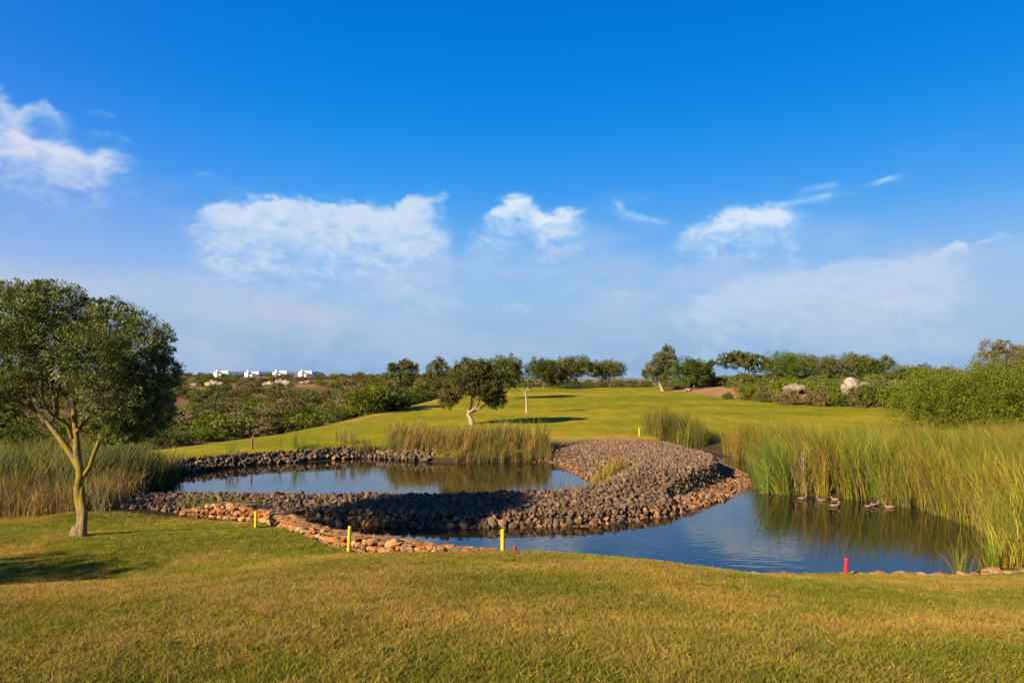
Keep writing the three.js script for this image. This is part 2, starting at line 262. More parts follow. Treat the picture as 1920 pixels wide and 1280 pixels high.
// far hills
{
  const pos = [], idx = [], r = rngOf(3); let n = 0;
  for (let i = 0; i <= 160; i++) { const x = -3600 + i * 45, z = -3400 - 300 * Math.sin(i * 0.21), hgt = 6 + 26 * smooth(0.35, 0.8, fbm(i * 0.09 + 2, 4, 4)) + 3 * r(); pos.push(x, -5, z + 260, x, hgt * 0.7, z + 70, x, hgt, z, x, -5, z - 300); if (i) for (let k = 0; k < 3; k++) idx.push(n - 4 + k, n + k, n + 1 + k, n - 4 + k, n + 1 + k, n - 3 + k); n += 4; }
  const g = new THREE.BufferGeometry(); g.setAttribute('position', new THREE.Float32BufferAttribute(pos, 3)); g.setIndex(idx); g.computeVertexNormals();
  const m = lit(new THREE.Mesh(g, new THREE.MeshStandardMaterial({ color: lin(0.12, 0.12, 0.10), roughness: 1, side: THREE.DoubleSide }))); m.name = 'hills'; scene.add(tag(m, 'low far hills on the horizon', 'hills', null, 'structure'));
}
// ------------------------------------------------------------------ builders
const V = (x, y, z) => new THREE.Vector3(x, y, z);
// tapered limb through points, with a knobbly section
function limb(points, r0, r1, sides = 8, tint = [0.3, 0.25, 0.16], tint2 = null, knob = 0.12, seed = 1) {
  const pts = points.map((p) => V(...p)), curve = new THREE.CatmullRomCurve3(pts), n = Math.max(6, Math.round(curve.getLength() / Math.max(0.06, r0 * 0.7))), N = Math.min(n, 60), fr = curve.computeFrenetFrames(N, false), pos = [], col = [], uv = [], idx = [];
  for (let i = 0; i <= N; i++) {
    const t = i / N, c = curve.getPointAt(t), r = mix(r0, r1, Math.pow(t, 0.8));
    for (let k = 0; k <= sides; k++) {
      const a = (k % sides) / sides * Math.PI * 2, rr = r * (1 + knob * 2 * (fbm(Math.cos(a) * 1.3 + seed * 7 + t * N * 0.18, Math.sin(a) * 1.3 + t * N * 0.18, 3) - 0.5)), q = fr.normals[i].clone().multiplyScalar(Math.cos(a) * rr).addScaledVector(fr.binormals[i], Math.sin(a) * rr).add(c);
      pos.push(q.x, q.y, q.z); uv.push(k / sides * 2, t * curve.getLength() * 1.6);
      const m = tint2 ? smooth(0.32, 0.55, fbm(q.x * 5 + 3, q.y * 4 + q.z * 3, 3)) * tint2[3](q.y) : 0, j = 0.85 + 0.3 * fbm(q.x * 9, q.y * 9 + q.z * 5, 2);
      col.push(mix(tint[0], tint2 ? tint2[0] : 0, m) * j, mix(tint[1], tint2 ? tint2[1] : 0, m) * j, mix(tint[2], tint2 ? tint2[2] : 0, m) * j);
      if (i && k) { const b = i * (sides + 1) + k; idx.push(b - sides - 2, b - 1, b, b - sides - 2, b, b - sides - 1); }
    }
  }
  const end = pos.length / 3; const tip = curve.getPointAt(1); pos.push(tip.x, tip.y, tip.z); uv.push(0, 0); col.push(...tint); for (let k = 1; k <= sides; k++) idx.push(N * (sides + 1) + k - 1, end, N * (sides + 1) + k);
  const g = new THREE.BufferGeometry(); g.setAttribute('position', new THREE.Float32BufferAttribute(pos, 3)); g.setAttribute('color', new THREE.Float32BufferAttribute(col, 3)); g.setAttribute('uv', new THREE.Float32BufferAttribute(uv, 2)); g.setIndex(idx); g.computeVertexNormals(); return g;
}
// leaves spread through the volume of a set of lobes [x,y,z,rx,ry,rz]; every leaf is a small bent blade of its own
function leaves(lobes, count, len, wid, tints, seed, { sprays = 26, spread = 0.22, droop = 0.1, inner = 0.45 } = {}) {
  const r = rngOf(seed), vol = lobes.map((l) => Math.pow(l[3] * l[4] * l[5], 0.67)), sum = vol.reduce((a, b) => a + b), pos = new Float32Array(count * 12), nor = new Float32Array(count * 12), col = new Float32Array(count * 12), idx = new Uint32Array(count * 6);
  let n = 0;
  const gauss = () => (r() + r() + r() - 1.5) * 0.82;
  const a = V(), dir = V(), side = V(), nn = V();
  for (let li = 0; li < lobes.length; li++) {
    const l = lobes[li], want = li === lobes.length - 1 ? count - n : Math.min(count - n, Math.round(count * vol[li] / sum)), sizeL = Math.min(l[3], l[4], l[5]); let left = want;
    while (left > 0) {
      const th = r() * 6.283, cz = 2 * r() - 1, sz = Math.sqrt(1 - cz * cz), rad = Math.pow(mix(inner, 1.0, Math.sqrt(r())), 1) * (0.82 + 0.36 * fbm(Math.cos(th) * sz * 2.2 + seed + li * 3, cz * 2.2 + Math.sin(th) * sz * 2.2, 3));
      const ox = Math.cos(th) * sz, oy = cz, oz = Math.sin(th) * sz, sx = l[0] + ox * l[3] * rad, sy = l[1] + oy * l[4] * rad, szz = l[2] + oz * l[5] * rad;
      const k = Math.min(left, Math.round(sprays * (0.6 + 0.8 * r()))), s = spread * sizeL * (0.7 + 0.6 * r()), tone = r(), tint = tints[Math.floor(Math.pow(tone, 1.1) * tints.length)], lum = 0.8 + 0.4 * r();
      const out = V(ox + gauss() * 0.5, oy + 0.25 + gauss() * 0.5 - droop, oz + gauss() * 0.5).normalize();
      for (let q = 0; q < k; q++) {
        a.set(sx + gauss() * s, sy + gauss() * s * 0.85, szz + gauss() * s);
        dir.set(out.x * 0.7 + gauss(), out.y * 0.7 + gauss(), out.z * 0.7 + gauss()).normalize(); side.set(gauss(), gauss(), gauss()).cross(dir).normalize(); nn.crossVectors(side, dir).normalize();
        const L = len * (0.7 + 0.6 * r()), w = wid * (0.7 + 0.6 * r()) * 0.5, o = n * 12, bend = L * 0.12;
        pos[o] = a.x; pos[o + 1] = a.y; pos[o + 2] = a.z;
        pos[o + 3] = a.x + dir.x * L * 0.5 + side.x * w + nn.x * bend; pos[o + 4] = a.y + dir.y * L * 0.5 + side.y * w + nn.y * bend; pos[o + 5] = a.z + dir.z * L * 0.5 + side.z * w + nn.z * bend;
        pos[o + 6] = a.x + dir.x * L; pos[o + 7] = a.y + dir.y * L; pos[o + 8] = a.z + dir.z * L;
        pos[o + 9] = a.x + dir.x * L * 0.5 - side.x * w + nn.x * bend; pos[o + 10] = a.y + dir.y * L * 0.5 - side.y * w + nn.y * bend; pos[o + 11] = a.z + dir.z * L * 0.5 - side.z * w + nn.z * bend;
        const lj = lum * (0.8 + 0.4 * r());
        for (let v = 0; v < 4; v++) { nor[o + v * 3] = nn.x; nor[o + v * 3 + 1] = nn.y; nor[o + v * 3 + 2] = nn.z; col[o + v * 3] = tint[0] * lj; col[o + v * 3 + 1] = tint[1] * lj; col[o + v * 3 + 2] = tint[2] * lj; }
        const b = n * 4; idx.set([b, b + 1, b + 2, b, b + 2, b + 3], n * 6); n++;
      }
      left -= k;
    }
  }
  const g = new THREE.BufferGeometry(); g.setAttribute('position', new THREE.BufferAttribute(pos, 3)); g.setAttribute('normal', new THREE.BufferAttribute(nor, 3)); g.setAttribute('color', new THREE.BufferAttribute(col, 3)); g.setIndex(new THREE.BufferAttribute(idx, 1)); return g;
}
const GREEN = {
  silver: [[0.11, 0.137, 0.03], [0.086, 0.114, 0.024], [0.15, 0.172, 0.055], [0.22, 0.225, 0.10], [0.066, 0.093, 0.019]],
  olive: [[0.088, 0.108, 0.02], [0.072, 0.093, 0.018], [0.11, 0.126, 0.026], [0.14, 0.145, 0.042], [0.06, 0.08, 0.015]],
  grey: [[0.112, 0.118, 0.036], [0.09, 0.10, 0.028], [0.14, 0.136, 0.05], [0.085, 0.092, 0.023]],
  green: [[0.09, 0.122, 0.012], [0.115, 0.145, 0.014], [0.072, 0.10, 0.011], [0.145, 0.16, 0.018]],
  dark: [[0.055, 0.075, 0.014], [0.07, 0.095, 0.018], [0.045, 0.06, 0.012], [0.09, 0.105, 0.02]],
  dry: [[0.19, 0.145, 0.065], [0.15, 0.105, 0.045], [0.22, 0.17, 0.085], [0.14, 0.12, 0.04]],
  brown: [[0.13, 0.085, 0.045], [0.16, 0.11, 0.06], [0.10, 0.075, 0.035], [0.10, 0.10, 0.035]],
};

// rocks: a few shapes shared by every stone
function rockShape(seed, flat = 1) {
  const g = new THREE.IcosahedronGeometry(0.5, 2), p = g.attributes.position, r = rngOf(seed), cuts = []; for (let i = 0; i < 13; i++) cuts.push([V(r() - 0.5, r() - 0.5, r() - 0.5).normalize(), 0.24 + 0.17 * r()]);
  const v = V();
  for (let i = 0; i < p.count; i++) {
    v.fromBufferAttribute(p, i); for (const [n, d] of cuts) { const k = v.dot(n) - d; if (k > 0) v.addScaledVector(n, -k * 0.92); }
    v.multiplyScalar(0.95 + 0.13 * fbm(v.x * 5 + seed * 3, v.y * 5 + v.z * 4, 3)); v.y *= flat; p.setXYZ(i, v.x, v.y, v.z);
  }
  const uv = new Float32Array(p.count * 2); for (let i = 0; i < p.count; i++) { uv[i * 2] = p.getX(i) * 0.9 + p.getY(i) * 0.55; uv[i * 2 + 1] = p.getZ(i) * 0.9 + p.getY(i) * 0.65; } g.setAttribute('uv', new THREE.BufferAttribute(uv, 2)); return toCreasedNormals(g, 0.42);
}
const ROCKS = Array.from({ length: 9 }, (_, i) => rockShape(11 + i * 5, 0.85)), FLATS = Array.from({ length: 5 }, (_, i) => rockShape(91 + i * 7, 0.6));
const stoneMat = (r, g, b) => new THREE.MeshPhysicalMaterial({ name: 'stone', color: lin(r, g, b), roughness: 0.95, specularIntensity: 0.15, map: rockTex, bumpMap: rockBump, bumpScale: 0.018 });
const LAVA = [[0.185, 0.128, 0.084], [0.145, 0.108, 0.08], [0.225, 0.155, 0.098], [0.115, 0.092, 0.075], [0.26, 0.18, 0.115], [0.165, 0.12, 0.085]].map((c) => c.map((x) => x * 0.74));
const LAVAM = LAVA.map((c) => stoneMat(...c)), RUSTM = [[0.27, 0.145, 0.06], [0.22, 0.115, 0.05], [0.31, 0.18, 0.085]].map((c) => stoneMat(...c));
const OCHREM = [[0.33, 0.165, 0.06], [0.37, 0.215, 0.095], [0.28, 0.12, 0.035], [0.4, 0.26, 0.14], [0.3, 0.155, 0.07], [0.25, 0.145, 0.08], [0.34, 0.135, 0.04]].map((c) => stoneMat(...c));
const rubbleMat = stoneMat(1, 1, 1);
function copies(name, geometry, material, list, parent, label, category) { // many alike pieces nobody could count
  const m = new THREE.InstancedMesh(geometry, material, list.length), o = new THREE.Object3D(), c = new THREE.Color();
  list.forEach((e, i) => { o.position.set(...e.p); o.rotation.set(...(e.r ?? [0, 0, 0]), 'YXZ'); if (Array.isArray(e.s)) o.scale.set(...e.s); else o.scale.setScalar(e.s ?? 1); o.updateMatrix(); m.setMatrixAt(i, o.matrix); if (e.c) m.setColorAt(i, c.setRGB(...e.c)); });
  lit(m); m.name = parent ? name : numbered(name); m.userData.kind = 'stuff'; if (label) tag(m, label, category); (parent ?? scene).add(m); return m;
}

// ------------------------------------------------------------------ the curved stone dike
{
  const dike = thing('stone_dike', 'long curved dike of dark rubble stones between the two ponds', 'stone dike'), r = rngOf(21), all = [];
  for (let d = 18.2; d < 39; d += 0.1) for (let x = -13.6; x < 11; x += 0.11) {
    const px = x + (r() - 0.5) * 0.13, pd = d + (r() - 0.5) * 0.12, keepAt = r(), big = r(), jitter = [r(), r(), r(), r(), r(), r()];
    if (inDike(px, pd) < 0.45) continue; const dl = toPoly(lowerPond, px, pd), du = toPoly(upperPond, px, pd); if (dl < -0.12 || du < -0.1) continue;
    if (pd > 35.5 && px > 9.4) continue; if (pd < 19.4 + 0.12 * jitter[4] && px < -6.3) continue;
    const y = height(px, pd), frontFace = dl < 1.1 && pd < 24, crest = smooth(21, 26, pd), want = mix(0.148, 0.1, crest), low0 = y < 0.16, s = want * (0.6 + 0.95 * big * big * big + 0.3 * jitter[0]) * (low0 && frontFace ? 1.3 : 1);
    if (keepAt > 0.0125 / (want * want * 0.55) * (frontFace ? 2.0 : 1.15)) continue;
    const low = y < 0.12 + 0.08 * jitter[5], ledge = px > 5.5 && pd > 21.5 && dl < 0.8, rust = (low && jitter[1] < 0.5) || (ledge && jitter[1] < 0.6) || jitter[1] < 0.03;
    all.push({ p: [px, y + s * (0.0 + 0.2 * jitter[2]), -pd], r: [jitter[3] * 6.3, jitter[4] * 6.3, jitter[5] * 6.3], s: [s * (0.85 + 0.4 * jitter[1]), s * (0.75 + 0.3 * jitter[0]), s], rust, v: Math.floor(jitter[2] * 60), near: pd - 0.25 * Math.abs(px) + (frontFace ? 0 : 4) - s * 6, fine: pd > 24 });
  }
  all.sort((a, b) => a.near - b.near);
  all.slice(0, 290).forEach((e) => { const m = part('stone', ROCKS[e.v % 9], e.rust ? RUSTM[e.v % 3] : LAVAM[e.v % 6], dike); m.position.set(...e.p); m.rotation.set(...e.r); m.scale.set(...e.s); });
  const rest = all.slice(290); console.log('dike stones', all.length);
  for (let k = 0; k < 9; k++) copies('rubble', ROCKS[k], rubbleMat, rest.filter((e) => e.v % 9 === k).map((e) => { const c = e.rust ? [[0.27, 0.145, 0.06], [0.22, 0.115, 0.05], [0.31, 0.18, 0.085]][e.v % 3] : LAVA[e.v % 6], t = e.fine && !e.rust ? 1.3 : 1; return { ...e, c: c.map((x, i) => x * t * (i === 0 ? 1.06 : 1)) }; }), dike);
}
// stones along the far bank of the upper pond
{
  const bank = thing('stone_edging', 'low edging of dark stones along the far shore of the upper pond', 'stone edging'), r = rngOf(31), path = [[-14.6, 30.3], [-12.2, 33.2], [-9.8, 34.9], [-7.6, 36.2], [-5.4, 35.0], [-4, 34.4]], rest = [];
  let n = 0;
  for (let i = 0; i < path.length - 1; i++) { const [ax, ad] = path[i], [bx, bd] = path[i + 1], L = Math.hypot(bx - ax, bd - ad); for (let t = 0; t < L; t += 0.17) for (let k = 0; k < 4; k++) {
    const off = -0.15 + k * 0.24 + (r() - 0.5) * 0.15, x = ax + (bx - ax) * t / L + (r() - 0.5) * 0.1 - (bd - ad) / L * off, d = ad + (bd - ad) * t / L + (bx - ax) / L * off, s = 0.2 + 0.17 * r() * r() + 0.06 * r(), e = { p: [x, height(x, d) + 0.06 + 0.04 * r(), -d], r: [r() * 6, r() * 6, r() * 6], s: [s * 1.15, s * 0.85, s], v: Math.floor(r() * 60) };
    if (n++ % 3 === 0 && k < 3) { const m = part('stone', ROCKS[e.v % 9], e.v % 7 === 0 ? RUSTM[e.v % 3] : LAVAM[e.v % 6], bank); m.position.set(...e.p); m.rotation.set(...e.r); m.scale.set(...e.s); } else rest.push({ ...e, c: LAVA[e.v % 6] });
  } }
  copies('rubble', ROCKS[2], rubbleMat, rest, bank);
}
// ------------------------------------------------------------------ ochre rubble wall at the edge of the lawn
const wallPath = new THREE.CatmullRomCurve3([[-9.15, 19.15], [-8.1, 18.75], [-6.75, 18.1], [-5.75, 17.0], [-5.0, 15.9], [-4.2, 15.05], [-3.3, 14.35], [-2.3, 13.75], [-1.3, 13.2], [-0.4, 12.9]].map(([x, d]) => V(x, 0, -d)));
const wallTop = (t) => mix(0.42, 0.68, smooth(0, 0.12, t)) + 0.14 * smooth(0.2, 1, t);
{
  const wall = thing('rubble_wall', 'low curved wall of orange rubble stones along the lawn edge', 'stone wall'), r = rngOf(41), L = wallPath.getLength(), stones = [], core = [];
  const frame = (s) => { const t = clamp(s / L), p = wallPath.getPointAt(t), q = wallPath.getTangentAt(t); return { t, p, n: V(q.z, 0, -q.x).normalize(), a: Math.atan2(q.x, q.z) }; };
  // n points away from the lawn
  for (let s = 0; s <= L; s += 0.15) {
    const f = frame(s), top = wallTop(f.t), q = f.n; const foot = height(f.p.x - q.x * 0.1, -(f.p.z - q.z * 0.1));
    let y = foot + 0.02; while (y < top - 0.05) { const sz = 0.14 + 0.12 * r() * (r() < 0.5 ? 1 : 0.6); const o = 0.0 + (r() - 0.5) * 0.035, ss = (r() - 0.5) * 0.06; stones.push({ near: 0, p: [f.p.x + q.x * o + ss, y + sz * 0.3, f.p.z + q.z * o + ss], r: [r() * 0.4 - 0.2, f.a + (r() - 0.5) * 0.4 + (r() < 0.5 ? 0 : Math.PI), r() * 0.9 - 0.45], s: [0.16 + 0.06 * r(), sz * 1.12, sz * (1.05 + 0.5 * r())], flat: false }); y += sz * 0.78; }
    for (let k = 0; k < 3; k++) { const o = 0.05 + k * 0.125 + (r() - 0.5) * 0.08, sz = 0.14 + 0.11 * r(); stones.push({ near: 1, p: [f.p.x + q.x * o, top - 0.01 + 0.02 * (r() - 0.4), f.p.z + q.z * o], r: [(r() - 0.5) * 0.16, r() * 6.3, (r() - 0.5) * 0.16], s: [sz * (1.1 + 0.5 * r()), sz * 0.5, sz * 1.05], flat: true }); }
    if (r() < 0.9) { const sz = 0.17 + 0.1 * r(); stones.push({ near: 2, p: [f.p.x + q.x * 0.39, top * 0.5 + 0.08 * r(), f.p.z + q.z * 0.39], r: [r(), r() * 6, r()], s: [sz, sz, sz], flat: false }); }
  }
  const rest = [[], []]; let n = 0;
  stones.sort((a, b) => a.near - b.near || b.p[2] - a.p[2]);
  stones.forEach((e) => {
    const k = Math.floor(r() * 50); if (n < 296 && e.near < 2) { n++; const m = part('stone', (e.flat ? FLATS : ROCKS)[k % 5], OCHREM[k % 7], wall); m.position.set(...e.p); m.rotation.set(...e.r, 'YXZ'); m.scale.set(...e.s); } else { const c = OCHREM[k % 7].color; rest[e.flat ? 1 : 0].push({ ...e, c: [c.r, c.g, c.b] }); }
  });
  copies('rubble', ROCKS[4], rubbleMat, rest[0], wall); copies('rubble', FLATS[2], rubbleMat, rest[1], wall);
  const pos = [], idx = [], uv = []; let c = 0; // earth filling
  for (let s = 0; s <= L; s += 0.2) { const f = frame(s), top = wallTop(f.t) - 0.07; for (const [o, y] of [[0.05, -0.2], [0.07, top], [0.34, top], [0.38, -0.3]]) { pos.push(f.p.x + f.n.x * o, y, f.p.z + f.n.z * o); uv.push(s, y + o); } if (c) for (let k = 0; k < 3; k++) idx.push(c - 4 + k, c + k, c + 1 + k, c - 4 + k, c + 1 + k, c - 3 + k); c += 4; }
  const g = new THREE.BufferGeometry(); g.setAttribute('position', new THREE.Float32BufferAttribute(pos, 3)); g.setAttribute('uv', new THREE.Float32BufferAttribute(uv, 2)); g.setIndex(idx); g.computeVertexNormals();
  part('earth_core', g, new THREE.MeshStandardMaterial({ color: lin(0.16, 0.085, 0.035), roughness: 1, map: rockTex, side: THREE.DoubleSide }), wall);
}
{ // the flat stones that carry on along the bank to the right
  const edge = thing('bank_edging', 'row of pale flat stones along the near bank on the right', 'stone edging'), r = rngOf(43);
  for (let x = -0.3; x < 15; x += 0.09 + 0.12 * r()) {
    if (x < 4.2 || fbm(x * 0.9, 4, 2) < 0.36) continue;
    const d = 12.36 + (x > 6 ? (x - 6) * 0.13 : 0) + 0.16 * r() + (x > 9 ? (x - 9) * 0.05 : 0), s = 0.17 + 0.22 * r() * r(), m = part('stone', FLATS[Math.floor(r() * 5)], OCHREM[[1, 3, 3, 0, 5, 1, 4][Math.floor(r() * 7)]], edge);
    m.position.set(x, height(x, d) - 0.005 + 0.03 * r(), -d); m.rotation.set((r() - 0.5) * 0.2, r() * 6, (r() - 0.5) * 0.2); m.scale.set(s * 1.25, s * 0.62, s);
  }
}

// ------------------------------------------------------------------ the leaning olive tree in front
{
  const bark = [0.2, 0.15, 0.085];
  const t = thing('olive_tree', 'large olive tree with forked mossy trunk on the left lawn', 'tree', [-9.13, 0.74, -14.58]);
  const rel = (pts) => pts.map(([x, y, z]) => [x + 9.13, y - 0.74, z + 14.58]), mossR = [0.225, 0.17, 0.012, (y) => smooth(0.2, 1.0, y) * 0.72 + 0.1];
  const B = {
    trunk: [[-9.2, 0.6, -14.58], [-9.14, 0.8, -14.58], [-9.08, 0.98, -14.58], [-9.08, 1.25, -14.58], [-9.14, 1.51, -14.58], [-9.17, 1.76, -14.58], [-9.14, 2.03, -14.58], [-9.17, 2.25, -14.58], [-9.21, 2.45, -14.57], [-9.25, 2.65, -14.59]],
    twin: [[-9.02, 0.6, -14.5], [-8.97, 0.99, -14.47], [-8.98, 1.23, -14.49], [-9.06, 1.47, -14.54], [-9.11, 1.78, -14.6]],
    left: [[-9.15, 2.15, -14.58], [-9.39, 2.47, -14.63], [-9.66, 2.78, -14.68], [-9.93, 3.06, -14.73], [-10.17, 3.25, -14.78], [-10.42, 3.42, -14.88], [-10.57, 3.63, -14.98], [-10.71, 4.0, -15.08], [-10.89, 4.41, -15.18], [-11.06, 4.9, -15.28]],
    centre: [[-9.28, 2.8, -14.48], [-9.33, 3.09, -14.38], [-9.46, 3.26, -14.23], [-9.53, 3.4, -14.08], [-9.58, 3.62, -13.98], [-9.55, 4.0, -13.88], [-9.48, 4.48, -13.78]],
    up: [[-9.15, 2.05, -14.58], [-9.17, 2.25, -14.58], [-9.22, 2.5, -14.57], [-9.29, 2.81, -14.63], [-9.35, 3.03, -14.68], [-9.42, 3.31, -14.73], [-9.48, 3.75, -14.78], [-9.46, 4.17, -14.78], [-9.49, 4.76, -14.88], [-9.45, 5.34, -14.88]],
    cross: [[-9.31, 2.9, -14.64], [-9.0, 3.19, -14.48], [-8.75, 3.44, -14.33], [-8.45, 3.78, -14.18], [-8.19, 4.16, -14.08], [-8.04, 4.71, -14.08]],
    cross2: [[-9.4, 3.24, -14.72], [-9.31, 3.51, -14.98], [-9.11, 3.76, -15.18], [-8.88, 4.18, -15.38], [-8.71, 4.66, -15.48]],
    right: [[-9.12, 1.95, -14.6], [-8.95, 2.2, -14.58], [-8.88, 2.43, -14.58], [-8.82, 2.67, -14.63], [-8.81, 2.92, -14.68], [-8.85, 3.14, -14.73], [-8.8, 3.39, -14.78], [-8.57, 3.6, -14.88], [-8.23, 3.83, -14.98]],
    l2: [[-9.46, 3.24, -14.23], [-9.41, 3.42, -14.18], [-9.4, 3.67, -14.13], [-9.32, 4.16, -14.08], [-9.37, 4.83, -14.08]],
    l3: [[-9.93, 3.05, -14.73], [-9.93, 3.27, -14.88], [-10.17, 3.59, -15.18], [-10.45, 4.18, -15.48], [-10.67, 4.91, -15.58]],
    l4: [[-10.4, 3.4, -14.88], [-10.59, 3.54, -14.78], [-10.73, 3.72, -14.58], [-10.94, 4.17, -14.38]],
    l5: [[-9.34, 3.1, -14.4], [-9.6, 3.3, -14.5], [-9.85, 3.62, -14.3], [-10.1, 4.1, -14.2]],
    l6: [[-8.82, 2.8, -14.66], [-8.6, 3.1, -14.5], [-8.3, 3.35, -14.4], [-7.95, 3.7, -14.4]],
  };
  const flare = limb(rel([[-9.2, 0.55, -14.6], [-9.14, 0.75, -14.59], [-9.1, 0.95, -14.58]]), 0.2, 0.13, 12, bark, mossR, 0.3, 4);
  part('trunk', mergeGeometries([limb(rel(B.trunk), 0.118, 0.066, 12, bark, mossR, 0.2, 1), limb(rel(B.twin), 0.085, 0.06, 10, bark, mossR, 0.2, 2), flare]), barkMat, t);
  const R = { left: [0.072, 0.02], centre: [0.045, 0.018], up: [0.075, 0.018], cross: [0.05, 0.016], cross2: [0.038, 0.014], right: [0.055, 0.018], l2: [0.035, 0.012], l3: [0.035, 0.012], l4: [0.035, 0.012], l5: [0.03, 0.01], l6: [0.03, 0.01] };
  for (const k in R) part('branch', limb(rel(B[k]), ...R[k], 8, bark, [0.24, 0.18, 0.006, (y) => smooth(3.1, 2.0, y)], 0.18, k.length), barkMat, t);
  const lobes = [[-10.01, 5.28, -14.18, 0.86, 0.75, 1.1], [-9.99, 5.67, -14.88, 0.63, 0.48, 0.9], [-10.07, 4.54, -13.78, 0.8, 0.75, 0.9], [-11.2, 5.28, -14.88, 0.71, 0.78, 1], [-11.21, 4.28, -14.58, 0.69, 0.89, 1.1], [-8.63, 5.19, -14.78, 0.59, 0.57, 0.9], [-7.9, 4.79, -14.38, 0.63, 0.63, 1], [-7.81, 4.12, -14.78, 0.5, 0.66, 0.8], [-8.12, 3.78, -14.18, 0.75, 0.63, 1], [-8.63, 4.54, -13.88, 0.82, 0.66, 0.9], [-10.07, 4.83, -15.18, 0.8, 0.69, 1], [-8.16, 3.32, -14.68, 0.63, 0.46, 0.8], [-7.81, 3.53, -14.98, 0.39, 0.51, 0.6], [-11.17, 3.53, -15.18, 0.48, 0.41, 0.7], [-10.44, 4.0, -15.48, 0.63, 0.37, 0.6], [-9.31, 4.3, -15.38, 0.69, 0.69, 0.9], [-10.54, 5.77, -14.58, 0.48, 0.39, 0.7], [-9.08, 5.08, -14.58, 0.46, 0.41, 0.7], [-10.21, 5.96, -14.68, 0.43, 0.23, 0.5], [-8.82, 5.59, -14.78, 0.3, 0.23, 0.45], [-7.58, 4.68, -14.58, 0.3, 0.34, 0.5], [-8.61, 3.02, -14.88, 0.39, 0.23, 0.5], [-11.5, 5.9, -14.6, 0.6, 0.35, 0.7], [-8.05, 3.02, -14.7, 0.55, 0.34, 0.6], [-7.6, 3.3, -14.6, 0.36, 0.4, 0.5], [-8.45, 2.85, -14.5, 0.36, 0.2, 0.4], [-7.5, 4.1, -14.6, 0.3, 0.4, 0.5]];
  const L = lobes.map((l) => [l[0] + 9.13, l[1] - 0.74, l[2] + 14.58, l[3], l[4], l[5]]);
  part('crown', leaves(L, 108000, 0.075, 0.021, GREEN.silver, 5, { sprays: 24, spread: 0.2, inner: 0.25 }), leafMat, t);
}

// ------------------------------------------------------------------ trees on the fairway and along its crest
function tree(name, label, x, d, top, width, { kind = 'olive', stems = 1, trunkH = 0.3, trunkR = 0.12, seed = 1, n = 4200, leaf = 0.165, lobes = null, lobesN = 9, lean = 0, pale = 0.3, sparse = false, flat = 0.8, spread = 0.3, inner = 0.35 }) {
  const y0 = height(x, d), H = top - y0, t = thing(name, label, 'tree', [x, y0, -d]), r = rngOf(seed * 97 + 5), bark = [pale * 0.72, pale * 0.57, pale * 0.4], W = width / 2, cy = H * (trunkH + 1) / 2, ch = H * (1 - trunkH) / 2;
  if (!lobes) { lobes = []; for (let k = 0; k < lobesN; k++) { const a = k * 2.4 + r() * 0.8, q = k === 0 ? 0 : 0.35 + 0.3 * r(), up = (r() - 0.45) * 1.1; lobes.push([lean * H + Math.cos(a) * q * W, cy + up * ch * 0.75, Math.sin(a) * q * W * 0.9, W * (0.5 + 0.2 * r()), ch * (0.52 + 0.2 * r()) * flat / 0.8, W * (0.5 + 0.2 * r())]); } }
  else lobes = lobes.map((l) => [l[0] * W, l[1] * H, l[2] * W, l[3] * W, l[4] * H, (l[5] ?? l[3]) * W]);
  const low = lobes.filter((l) => l[1] < cy + ch * 0.4), use = low.length ? low : lobes, stemsG = [], limbs = [];
  for (let k = 0; k < stems; k++) {
    const bx = (k - (stems - 1) / 2) * Math.min(0.5, W * 0.25) + (r() - 0.5) * 0.1, bz = (r() - 0.5) * 0.3, l = use[Math.floor(r() * use.length)], mx = mix(bx, l[0], 0.45), fork = [mix(bx, l[0], 0.3) + (r() - 0.5) * 0.15, H * trunkH * (0.75 + 0.25 * r()), mix(bz, l[2], 0.3)];
    stemsG.push(limb([[bx, -0.15, bz], [mix(bx, fork[0], 0.4) + (r() - 0.5) * 0.1, fork[1] * 0.45, mix(bz, fork[2], 0.4)], fork], trunkR * (stems > 1 ? 0.75 : 1.15), trunkR * 0.6, 7, bark, null, 0.15, seed + k));
    const arms = stems > 1 ? 2 : 4; for (let q = 0; q < arms; q++) { const l2 = lobes[Math.floor((q + r()) / arms * lobes.length) % lobes.length]; limbs.push(limb([fork, [mix(fork[0], l2[0], 0.5) + (r() - 0.5) * 0.25, mix(fork[1], l2[1], 0.5) - 0.05 * H, mix(fork[2], l2[2], 0.5)], [l2[0], l2[1] + l2[4] * 0.3, l2[2]]], trunkR * 0.55, trunkR * 0.14, 5, bark, null, 0.1, seed + q)); }
  }
  stemsG.forEach((g) => part('trunk', g, barkMat, t)); part('branches', mergeGeometries(limbs), barkMat, t);
  part('crown', leaves(lobes, sparse ? n : Math.round(n * (n > 9000 ? 1.3 : 3)), leaf, leaf * 0.55, GREEN[kind] ?? kind, seed, { sprays: sparse ? 8 : 22, spread, inner }), leafMat, t); return t;
}
